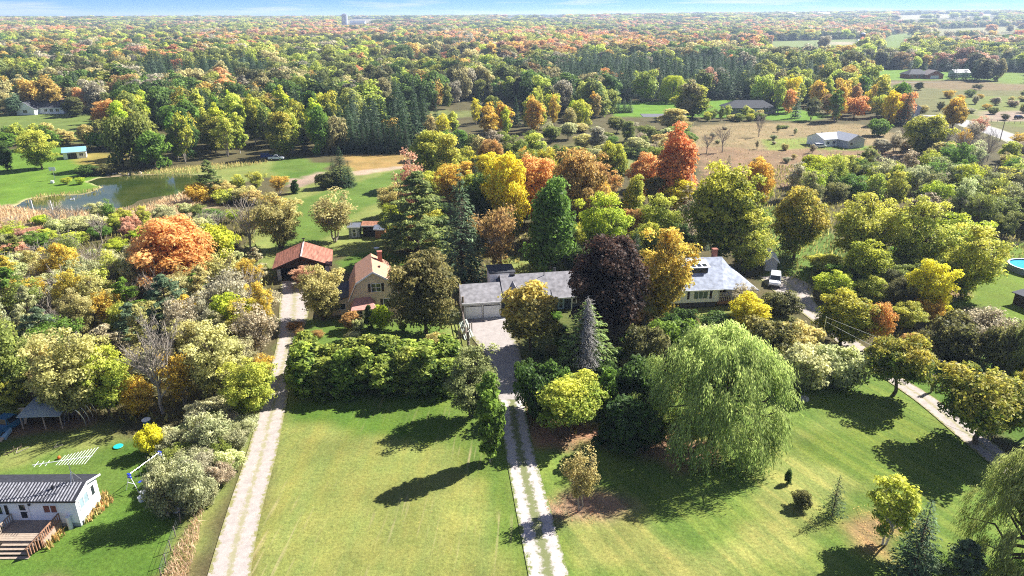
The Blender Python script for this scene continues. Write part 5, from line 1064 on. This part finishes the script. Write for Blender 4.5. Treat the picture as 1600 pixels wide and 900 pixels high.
def fill(poly, dmin, n, kinds, cols, hr, wr, region, group, seed=0, tries=30, names=None, avoid=.33):
    r = random.Random(seed); P = wpoly(poly); lo, hi = P.min(0), P.max(0); k = 0; loc = []
    for _ in range(n * tries):
        if k >= n: break
        x, y = r.uniform(lo[0], hi[0]), r.uniform(lo[1], hi[1])
        if not inpoly(np.array(x), np.array(y), P): continue
        if any((x - a) ** 2 + (y - b2) ** 2 < dmin ** 2 for a, b2 in loc): continue
        if any((x - a) ** 2 + (y - b2) ** 2 < (w_ * avoid) ** 2 for a, b2, w_ in PLACED if abs(x - a) < 9): continue
        kd = r.choice(kinds); cn = r.choice(cols); h = r.uniform(*hr); w = r.uniform(*wr)
        if kd in ('bush', 'brush'): h *= .62
        if kd in ('spruce', 'lowspruce'): w *= .62; cn = r.choice(['spruce', 'spruce', 'blue']); h *= 1.05
        if kd in ('lowpoplar',): w *= .6; h *= 1.1; cn = r.choice([cn, 'lime', 'ygreen'])
        if kd in ('bare',): cn = 'grey'
        nm, ct = CATS.get(kd, ('broadleaf_tree', 'tree')); wd = {'pine_tree': 'pine', 'shrub': 'shrub', 'spruce_tree': 'spruce', 'bare_tree': 'bare tree'}.get(nm, 'tree')
        if kd == 'brush': wd = 'twiggy shrub'
        tree_w(kd, x, y, h, w, cn, near_label(CW[cn], wd, x, y, h, (hr[0] + hr[1]) / 2 * (.62 if kd in ('bush', 'brush') else 1)), (wd + 's ' + group) if ' ' not in wd else wd + 's ' + group, ct, nm); loc.append((x, y)); k += 1
    return k
CW = dict(russolive='dark olive', goldgreen='gold and green', fresholive='soft olive', hedge='green', thicket='grey-green', green='mid green', dkgreen='dark green', lime='lime green', ygreen='yellow-green', olive='olive', tan='tan', yellow='bright yellow', gold='golden', orange='orange', red='red-orange', rust='russet', spruce='dark green', blue='blue-green', pine='green', silver='pale grey-green', grey='grey leafless', gturn='green and orange', gyel='green and yellow', pink='pinkish', dkolive='dark olive', willow='pale green')
fill([(0, 352), (100, 348), (230, 350), (330, 330), (380, 340), (360, 400), (200, 440), (0, 420)], 3.0, 74, ['bush', 'brush', 'brush', 'loose', 'sparse', 'bare'], ['ygreen', 'ygreen', 'olive', 'silver', 'silver', 'grey', 'thicket', 'green', 'lime', 'pink', 'thicket'], (2.8, 6.5), (3.6, 6.5), 'in the scrub between the pond and the left thicket', 'in the scrub below the pond', 3)
fill([(-20, 420), (220, 440), (330, 460), (410, 440), (430, 480), (415, 580), (380, 640), (270, 660), (-20, 640)], 2.8, 92, ['loose', 'loose', 'brush', 'sparse', 'sparse', 'sparse', 'bare', 'bluepine'], ['ygreen', 'tan', 'tan', 'olive', 'goldgreen', 'tan', 'gold', 'thicket', 'green', 'silver', 'thicket', 'grey'], (5, 9.5), (4.2, 7.5), 'in the dense thicket left of the gravel drive', 'in the left thicket', 5)
fill([(345, 640), (400, 600), (385, 690), (330, 790), (270, 815), (240, 780), (270, 690)], 1.7, 34, ['brush', 'bush', 'brush'], ['thicket', 'silver', 'olive', 'grey', 'thicket'], (2.6, 4.6), (2.8, 4.2), 'in the strip between the swing set and the drive', 'in the strip beside the left drive', 6)
fill([(350, 300), (440, 290), (430, 350), (400, 380), (340, 350)], 3.6, 10, ['loose', 'bush', 'sparse'], ['tan', 'ygreen', 'gold'], (4.5, 7), (5, 8), 'between the pond end and the mown field', 'near the pond end', 8)
fill([(600, 340), (690, 300), (760, 340), (860, 360), (960, 370), (1080, 400), (1060, 440), (860, 420), (700, 430), (600, 400)], 4.2, 24, ['maple', 'loose', 'spruce', 'maple'], ['dkgreen', 'rust', 'ygreen', 'gyel', 'olive'], (5, 10), (6, 8.5), 'in the grove behind the houses', 'in the grove behind the houses', 9)
fill([(640, 285), (720, 262), (860, 262), (1000, 262), (1100, 300), (1060, 360), (860, 340), (700, 330)], 4.6, 26, ['maple', 'oval', 'loose', 'spruce'], ['orange', 'gold', 'ygreen', 'yellow', 'rust', 'olive', 'gyel'], (9, 14), (7, 10), 'in the bright row at the far side of the grove', 'at the far side of the grove', 10)
fill([(650, 250), (780, 218), (960, 200), (1070, 206), (1080, 240), (1020, 262), (880, 262), (700, 262)], 4.6, 52, ['brush', 'bush', 'lowsparse', 'oval'], ['silver', 'grey', 'green', 'olive', 'olive', 'tan', 'pink'], (5, 8.5), (5, 8.5), 'in the scrubby meadow behind the grove', 'in the scrubby meadow', 11)
fill([(1020, 380), (1100, 350), (1120, 420), (1040, 430)], 3.5, 7, ['loose', 'bush', 'spruce'], ['dkgreen', 'ygreen', 'rust'], (4, 8), (5, 7), 'between the purple maple and the bungalow', 'beside the bungalow', 12)
fill([(1190, 330), (1280, 270), (1450, 262), (1620, 285), (1640, 370), (1540, 380), (1440, 350), (1300, 330)], 4.4, 62, ['sparse', 'loose', 'sparse', 'lowsparse', 'brush', 'bare'], ['ygreen', 'olive', 'ygreen', 'silver', 'fresholive', 'grey', 'lime', 'green'], (7, 11), (6, 9), 'in the open wood above the right-hand group', 'in the open wood at right', 13)
fill([(1490, 300), (1680, 290), (1700, 360), (1600, 385), (1520, 370)], 4.2, 18, ['loose', 'bush', 'maple'], ['dkolive', 'green', 'olive', 'silver'], (6, 9.5), (6, 8.5), 'in the dark thicket above the pool', 'in the thicket above the pool', 14)
fill([(1290, 410), (1440, 420), (1500, 450), (1420, 520), (1330, 500), (1280, 460)], 3.8, 13, ['loose', 'bush', 'maple'], ['green', 'dkolive', 'ygreen', 'olive'], (4, 7.5), (5, 7), 'in the undergrowth of the right-hand group', 'under the right-hand group', 15)
fill([(1380, 215), (1500, 205), (1600, 232), (1640, 275), (1480, 262), (1360, 250)], 5, 20, ['sparse', 'brush', 'oval', 'bare'], ['ygreen', 'gold', 'tan', 'grey', 'pink'], (6, 12), (5, 8), 'between the paved road and the open wood', 'below the paved road', 16)
fill([(930, 520), (1010, 500), (1080, 510), (1010, 600), (930, 590)], 3.2, 7, ['bush', 'bush'], ['dkgreen', 'dkolive', 'rust'], (3, 6), (3.5, 5), 'in the shade below the purple maple', 'below the purple maple', 17)
fill([(1380, 200), (1400, 140), (1600, 140), (1680, 200), (1600, 205), (1500, 178)], 6, 34, ['brush', 'bush', 'brush', 'lowbroad', 'lowsparse'], ['olive', 'gold', 'dkolive', 'tan', 'grey'], (4, 8), (4, 8), 'in the far right meadow', 'in the far right meadow', 27)
fill([(815, 500), (890, 495), (900, 560), (830, 570)], 2.0, 9, ['bush', 'brush'], ['dkgreen', 'green', 'russolive'], (1.6, 3), (2, 3.2), 'in the shade right of the golden tree', 'in front of the ranch house', 28)
fill([(460, 505), (560, 505), (600, 515), (690, 512), (690, 540), (470, 545)], 2.6, 9, ['bush', 'brush'], ['green', 'rust', 'dkgreen', 'silver'], (1.3, 2.4), (1.6, 2.6), 'x', 'in front of the gambrel house', 29)
fill([(1090, 205), (1200, 196), (1400, 225), (1380, 258), (1250, 280), (1100, 280)], 7, 18, ['brush', 'bush', 'lowsparse'], ['grey', 'tan', 'olive', 'thicket'], (1.8, 4), (2, 4), 'in the dry field', 'scattered over the dry field', 41)
# near edge of the big wood, low-detail crowns
WEST = [(-40, 215), (180, 222), (205, 262), (300, 258), (330, 250), (520, 245), (530, 232), (640, 236), (650, 215), (560, 200), (380, 190), (180, 196), (-40, 205)]
fill([(186, 262), (215, 268), (380, 252), (520, 246), (520, 205), (200, 200)], 4.6, 74, ['lowbroad', 'lowpoplar', 'lowbroad', 'oval', 'lowspruce', 'lowsparse'], ['green', 'olive', 'ygreen', 'green', 'gyel', 'lime', 'dkgreen', 'gturn'], (12, 19), (6.5, 9.5), 'at the wood edge beyond the pond', 'at the wood edge beyond the pond', 20)
for i in range(15): T('lowspruce' if i % 2 else 'spruce', 518 + i * 8.4, 238 + (i * 7 % 3), 178 + (i * 5 % 4) * 4, 20, 'spruce', ORD[i] + ' dark spruce from the left in the straight row behind the hay field', 'spruces in the row behind the hay field')
fill([(-30, 228), (70, 215), (186, 214), (190, 236), (120, 232), (0, 238)], 5, 16, ['lowbroad', 'lowsparse', 'bush'], ['tan', 'ygreen', 'olive', 'green'], (5, 9), (6, 8), 'between the pond lawn and the long white house', 'above the pond lawn', 21)
fill([(640, 205), (760, 190), (900, 176), (940, 182), (960, 196), (800, 214), (660, 226)], 5.5, 30, ['lowpoplar', 'lowbroad', 'lowsparse', 'lowspruce'], ['yellow', 'gold', 'ygreen', 'lime', 'olive', 'tan'], (9, 16), (6, 8), 'in the gold and green belt left of the far lawn', 'in the belt left of the far lawn', 22)
fill([(1210, 196), (1280, 192), (1420, 196), (1410, 160), (1300, 155), (1215, 165)], 5.5, 40, ['lowbroad', 'lowpoplar', 'lowspruce', 'lowbroad', 'lowsparse'], ['orange', 'gold', 'yellow', 'ygreen', 'green', 'rust', 'dkolive'], (10, 18), (7, 10), 'in the colourful belt right of the charcoal-roofed house', 'right of the charcoal-roofed house', 23)
for i, px in enumerate((957, 966, 975, 984)): T('lowspruce', px, 176, 152 + (px % 3) * 2, 13, 'blue', ORD[i] + ' blue-green spruce from the left beside the white hut', 'blue spruces beside the white hut')
fill([(1085, 192), (1200, 190), (1210, 184), (1150, 182), (1085, 184)], 4, 12, ['bush', 'lowsparse'], ['olive', 'ygreen', 'tan', 'green'], (4, 7), (4, 6), 'in front of the charcoal-roofed house', 'in front of the charcoal-roofed house', 24)
# ---------------------------------------------------------------- the far wood: instances of a few crowns on points
NB, HOLE = [], [wpoly(p) for p, c, w_ in ZONES[1:]]
for poly in ([(186, 262), (215, 268), (380, 252), (520, 246), (520, 205), (200, 200)], [(1210, 196), (1280, 192), (1420, 196), (1410, 160), (1300, 155), (1215, 165)], [(640, 205), (760, 190), (900, 176), (940, 182), (960, 196), (800, 214), (660, 226)]): HOLE.append(wpoly(poly))
for px, py, rx_, ry_ in ((594, 139, 14, 12), (764, 168, 20, 30), (512, 74, 22, 22), (1352, 74, 28, 40), (542, 44, 60, 60), (1420, 182, 8, 8), (956, 168, 7, 7), (162, 158, 7, 16)):
    x, y = at(px, py); HOLE.append(np.array([(x - rx_, y - ry_ * 1.5), (x + rx_, y - ry_ * 1.5), (x + rx_, y + ry_), (x - rx_, y + ry_)]))
for px, py, w in ((1367, 35, 40), (1505, 36, 38), (1285, 40, 60), (975, 36, 90), (1235, 40, 40)):
    x, y = at(px, py); HOLE.append(np.array([(x - w * .7, y - 300), (x + w * .7, y - 300), (x + w * .6, y + 30), (x - w * .6, y + 30)]))
PX, PY, SW, SH = [], [], [], []
def ring(y0, y1, sp, w, h):
    ys_ = np.arange(y0, y1, sp); 
    for yy in ys_:
        half = yy * .86 + 60; xs_ = np.arange(-half, half, sp); n = len(xs_)
        PX.append(xs_ + rng.uniform(-.48, .48, n) * sp); PY.append(yy + rng.uniform(-.48, .48, n) * sp); q = rng.uniform(.55, 1.35, n); SW.append(w * q * rng.uniform(.8, 1.2, n)); SH.append(h * q ** .7 * rng.uniform(.85, 1.2, n))
ring(243, 620, 7.0, 10.0, 15); ring(620, 1400, 10, 13.5, 15.5); ring(1400, 2800, 14, 17, 15.5); ring(2800, 9000, 30, 36, 17)
PX, PY, SW, SH = map(np.concatenate, (PX, PY, SW, SH)); ok = np.ones(len(PX), bool)
for hpoly in HOLE:
    for fr in (0, .45, .85):
        kk = HC / (HC - np.minimum(SH * fr, 24)); ok &= ~inpoly(PX * kk + 1.5 * fnoise(PX, PY, .1, 77), PY * kk + 3, hpoly)
ok &= ~((PY > 520) & (fnoise(PX, PY * .45, .009, 55) > 1.0) & (rng.random(len(PX)) < .93)); ok &= ~((PY < 300) & (PX > 60)); ok &= ~((PY < 262) & (PX > -60)); ok &= ~((PX > 205) & (PY < 420) & (PX > PY * .55)) | (PY > 430)
a_ = at(650, 236); ok &= ~((PY < 345) & (PX > a_[0]) & (PX < 200))
PX, PY, SW, SH = PX[ok], PY[ok], SW[ok], SH[ok]; n = len(PX)
ori = fnoise(PX, PY, .006, 31) + .45 * fnoise(PX, PY, .02, 32) + .75 * np.exp(-((PY - 1500) / 700) ** 2) - .35 * (PY < 750) - .3 * (PY > 3200); con = fnoise(PX, PY, .012, 33) + .5 * fnoise(PX, PY, .04, 34)
for pl in ([(820, 160), (1190, 158), (1190, 112), (900, 106)], [(1200, 150), (1290, 150), (1290, 128), (1200, 128)], [(220, 150), (420, 150), (420, 120), (220, 120)]):
    con += 2.2 * inpoly(PX, PY, wpoly(pl))
u = rng.random(n); stand = fnoise(PX, PY * .7, .011, 61); names = list(C_); COLS = np.array([[C_[k][0], C_[k][1]] for k in names]); ix = {k: i for i, k in enumerate(names)}
def pick(lst): return np.array([ix[k] for k in lst])[rng.integers(0, len(lst), n)]
ci = pick(['green', 'green', 'olive', 'olive', 'ygreen', 'dkgreen', 'ygreen', 'gyel', 'tan', 'grey', 'gold', 'dkolive', 'lime'])
drift = np.array([ix[k] for k in ['dkgreen', 'grey', 'green', 'olive', 'dkgreen', 'ygreen', 'green', 'tan', 'dkolive', 'lime', 'olive', 'gyel']])[np.floor((fnoise(PX, PY * .8, .014, 71) + fnoise(PX, PY, .05, 72) * .35 + 3) * 3.1).astype(int) % 12]
ci = np.where(rng.random(n) < .58, drift, ci)
m_ = u < np.clip(.12 + .66 * (ori - .08), .04, .88); ci = np.where(m_, pick(['orange', 'orange', 'red', 'rust', 'gold', 'gturn', 'rust', 'pink', 'tan', 'grey']), ci)
kind = np.where(rng.random(n) < .55, 0, 1); kind = np.where(rng.random(n) < .22, 4, kind); kind = np.where(rng.random(n) < .08, 5, kind)
sp_ = rng.random(n) < np.clip(.14 + .9 * (con - .25), .03, .97); kind = np.where(sp_, 3, kind); ci = np.where(sp_, pick(['spruce', 'spruce', 'blue', 'dkgreen']), ci)
ci = np.where(~sp_ & (stand > .7) & (rng.random(n) < .6), ix['ygreen'], ci); ci = np.where(~sp_ & (stand < -.9) & (rng.random(n) < .5), ix['pink'], ci); SH = np.where(stand > .7, SH * 1.15, SH)
SW = np.where(kind == 3, SW * .72, SW); SH = np.where(kind == 3, SH * 1.12, SH); SW = np.where(kind == 4, SW * .7, SW); SH = np.where(kind == 5, SH * .8, SH)
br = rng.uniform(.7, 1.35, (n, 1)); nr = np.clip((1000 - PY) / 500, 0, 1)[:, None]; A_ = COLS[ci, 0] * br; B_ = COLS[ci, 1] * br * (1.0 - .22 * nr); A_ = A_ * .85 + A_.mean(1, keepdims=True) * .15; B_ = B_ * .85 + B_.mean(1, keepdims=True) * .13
src = {}
for o in list(bpy.data.objects):
    if o.type == 'MESH' and o.data.name.endswith('_crown') and o.data.name.startswith('low'): src.setdefault(o.data.name, o)
order = [('low0_crown', 10, 7.5), ('low1_crown', 10, 7.5), ('lowtall_crown', 12, 6), ('lowspruce_crown', 12, 5), ('lowpop_crown', 12, 4.2), ('lowsparse_crown', 9, 7)]
kind = np.where((kind == 1) & (rng.random(n) < .4), 2, kind)
scl = np.stack([SW / np.array([o_[2] for o_ in order])[kind], SW / np.array([o_[2] for o_ in order])[kind], SH / np.array([o_[1] for o_ in order])[kind]], 1)
pts = np.stack([PX, PY, terrain(PX, PY) - .3], 1)
me = bpy.data.meshes.new('far_wood'); me.vertices.add(n); me.vertices.foreach_set('co', pts.astype(np.float32).ravel())
for nm, tp, dat in (('tint_a', 'FLOAT_VECTOR', A_), ('tint_b', 'FLOAT_VECTOR', B_), ('scl', 'FLOAT_VECTOR', scl)):
    t_ = me.attributes.new(nm, tp, 'POINT'); t_.data.foreach_set('vector', dat.astype(np.float32).ravel())
for nm, dat in (('kind', kind), ('rot', rng.random(n) * 6.28)):
    t_ = me.attributes.new(nm, 'FLOAT', 'POINT'); t_.data.foreach_set('value', dat.astype(np.float32))
me.materials.append(LEAF_F); fo = link('far_wood', me); tag(fo, 'mixed autumn forest stretching to the horizon', 'forest', kind='stuff')
ng = bpy.data.node_groups.new('scatter', 'GeometryNodeTree'); ng.interface.new_socket('Geometry', in_out='INPUT', socket_type='NodeSocketGeometry'); ng.interface.new_socket('Geometry', in_out='OUTPUT', socket_type='NodeSocketGeometry')
gn, gl = ng.nodes, ng.links; gi = gn.new('NodeGroupInput'); go = gn.new('NodeGroupOutput'); jo = gn.new('GeometryNodeJoinGeometry')
def nattr(nm, t): a = gn.new('GeometryNodeInputNamedAttribute'); a.data_type = t; a.inputs[0].default_value = nm; return a.outputs[0]
sc_o, rt_o, kd_o = nattr('scl', 'FLOAT_VECTOR'), nattr('rot', 'FLOAT'), nattr('kind', 'FLOAT'); cx = gn.new('ShaderNodeCombineXYZ'); gl.new(rt_o, cx.inputs[2])
for k, (nm, h_, w_) in enumerate(order):
    if nm not in src: continue
    oi = gn.new('GeometryNodeObjectInfo'); oi.inputs['Object'].default_value = src[nm]; oi.transform_space = 'ORIGINAL'
    sm = gn.new('GeometryNodeSetMaterial'); sm.inputs['Material'].default_value = LEAF_F; gl.new(oi.outputs['Geometry'], sm.inputs[0])
    cp = gn.new('FunctionNodeCompare'); cp.data_type = 'FLOAT'; cp.operation = 'EQUAL'; cp.inputs['Epsilon'].default_value = .1; gl.new(kd_o, cp.inputs[0]); cp.inputs[1].default_value = k
    ip = gn.new('GeometryNodeInstanceOnPoints'); gl.new(gi.outputs[0], ip.inputs['Points']); gl.new(cp.outputs[0], ip.inputs['Selection']); gl.new(sm.outputs[0], ip.inputs['Instance']); gl.new(cx.outputs[0], ip.inputs['Rotation']); gl.new(sc_o, ip.inputs['Scale'])
    gl.new(ip.outputs[0], jo.inputs[0])
gl.new(jo.outputs[0], go.inputs[0]); md = fo.modifiers.new('scatter', 'NODES'); md.node_group = ng
print('far trees', n, 'placed', len(PLACED), {k: v.name for k, v in src.items()})
# ---------------------------------------------------------------- tall dry grass and reeds: joined small blades
def tufts(name, polys, dens, h, cols, label, cat='grass', w=.06):
    P, A, B = [], [], []
    for poly in polys:
        Pw = wpoly(poly); lo, hi = Pw.min(0), Pw.max(0); k = int(dens * (hi[0] - lo[0]) * (hi[1] - lo[1])); q = rng.uniform(lo, hi, (k, 2)); P.append(q[inpoly(q[:, 0], q[:, 1], Pw)])
    P = np.concatenate(P); n = len(P); c = np.column_stack([P, rng.uniform(.2, .6, n) * h]); N = rdir(n); N[:, 2] *= .3
    V = leaves(c, N, h * rng.uniform(.3, .7, n), w / h * 3, np.tile([0, 0, 1.], (n, 1)), .3)
    me = quads_mesh(name, V, n, [LEAF], {'mix': rng.random(n), 'rnd': rng.random(n)}); o = link(name, me); o['tint_a'] = list(cols[0]); o['tint_b'] = list(cols[1]); tag(o, label, cat, kind='stuff'); return o
tufts('dry_reeds', [[(-60, 352), (0, 324), (60, 330), (150, 333), (215, 326), (300, 298), (345, 285), (350, 305), (260, 345), (110, 345), (0, 352)]], 5, 1.3, ((.3, .2, .1), (.6, .46, .28)), 'dry tan reeds along the near pond bank')
tufts('dry_reeds', [[(185, 275), (300, 272), (330, 268), (420, 255), (415, 250), (300, 260), (185, 270)], [(36, 318), (60, 306), (120, 302), (165, 292), (150, 300), (90, 309), (50, 318)]], 2.5, 1., ((.2, .17, .05), (.45, .36, .15)), 'olive and tan reeds along the far pond bank')
tufts('verge_grass', [[(250, 925), (268, 870), (300, 820), (320, 790), (312, 840), (290, 925)]], 40, .8, ((.3, .2, .12), (.55, .42, .28)), 'tall dry grass on the verge left of the gravel drive', w=.02)
tufts('flower_bed', [[(135, 822), (128, 806), (150, 780), (168, 772), (178, 782), (165, 800)], [(60, 850), (100, 830), (104, 838), (75, 862)]], 26, .8, ((.2, .2, .06), (.46, .28, .12)), 'tangled russet plants at the foot of the mobile home', 'plants')
tufts('meadow_grass', [[(1080, 198), (1150, 192), (1340, 194), (1420, 215), (1400, 262), (1280, 290), (1090, 285)]], .6, .5, ((.17, .14, .07), (.3, .23, .12)), 'rough tan meadow grass in the dry field')
tufts('undergrowth', [[(-40, 925), (-40, 640), (120, 650), (240, 670), (380, 640), (430, 440), (380, 340), (-40, 350)], [(600, 350), (1090, 350), (1100, 420), (900, 430), (600, 430)], [(850, 520), (1100, 540), (1240, 610), (1100, 690), (860, 680)], [(1190, 260), (1640, 262), (1660, 370), (1480, 480), (1580, 600), (1420, 560), (1290, 470), (1200, 420)]], 1.3, 1.0, ((.07, .08, .02), (.3, .26, .08)), 'low weeds and seedlings on the ground under the trees', 'undergrowth', .09)
# fallen leaves
def litter(polys, dens, cols, label):
    P = []
    for poly in polys: Pw = wpoly(poly); lo, hi = Pw.min(0), Pw.max(0); k = int(dens * (hi[0] - lo[0]) * (hi[1] - lo[1])); q = rng.uniform(lo, hi, (k, 2)); P.append(q[inpoly(q[:, 0], q[:, 1], Pw)])
    P = np.concatenate(P); n = len(P); V = leaves(np.column_stack([P, np.full(n, .12)]), np.tile([0, 0, 1.], (n, 1)), rng.uniform(.03, .065, n), .8, None, .25)
    o = link('fallen_leaves', quads_mesh('fallen_leaves', V, n, [LEAF], {'mix': rng.random(n), 'rnd': rng.random(n)})); o['tint_a'] = list(cols[0]); o['tint_b'] = list(cols[1]); tag(o, label, 'leaves', kind='stuff')
litter([[(845, 778), (930, 765), (985, 790), (930, 820), (862, 812)], [(830, 662), (980, 665), (1130, 695), (950, 708), (840, 700)]], 14, ((.3, .14, .06), (.55, .3, .16)), 'russet fallen leaves under the trees beside the two-track drive')
litter([[(1330, 790), (1420, 790), (1400, 870), (1340, 860)], [(0, 648), (130, 648), (140, 668), (0, 680)]], 12, ((.3, .2, .05), (.55, .4, .12)), 'yellow fallen leaves under the small yellow birch and left trees')
# air
HAZE = True
if HAZE:
    hm, n_, l_, b_ = newmat('haze_air'); n_.remove(b_); v = n_.new('ShaderNodeVolumePrincipled'); v.inputs['Color'].default_value = (.62, .78, 1, 1); v.inputs['Density'].default_value = .000125; v.inputs['Anisotropy'].default_value = .2
    l_.new(v.outputs[0], n_['Material Output'].inputs['Volume'])
    o = MB().box(-9600, 9600, -2700, 12600, -4, 96).build('haze', hm); tag(o, kind='stuff', label='thin blue autumn haze over the whole landscape', cat='haze')
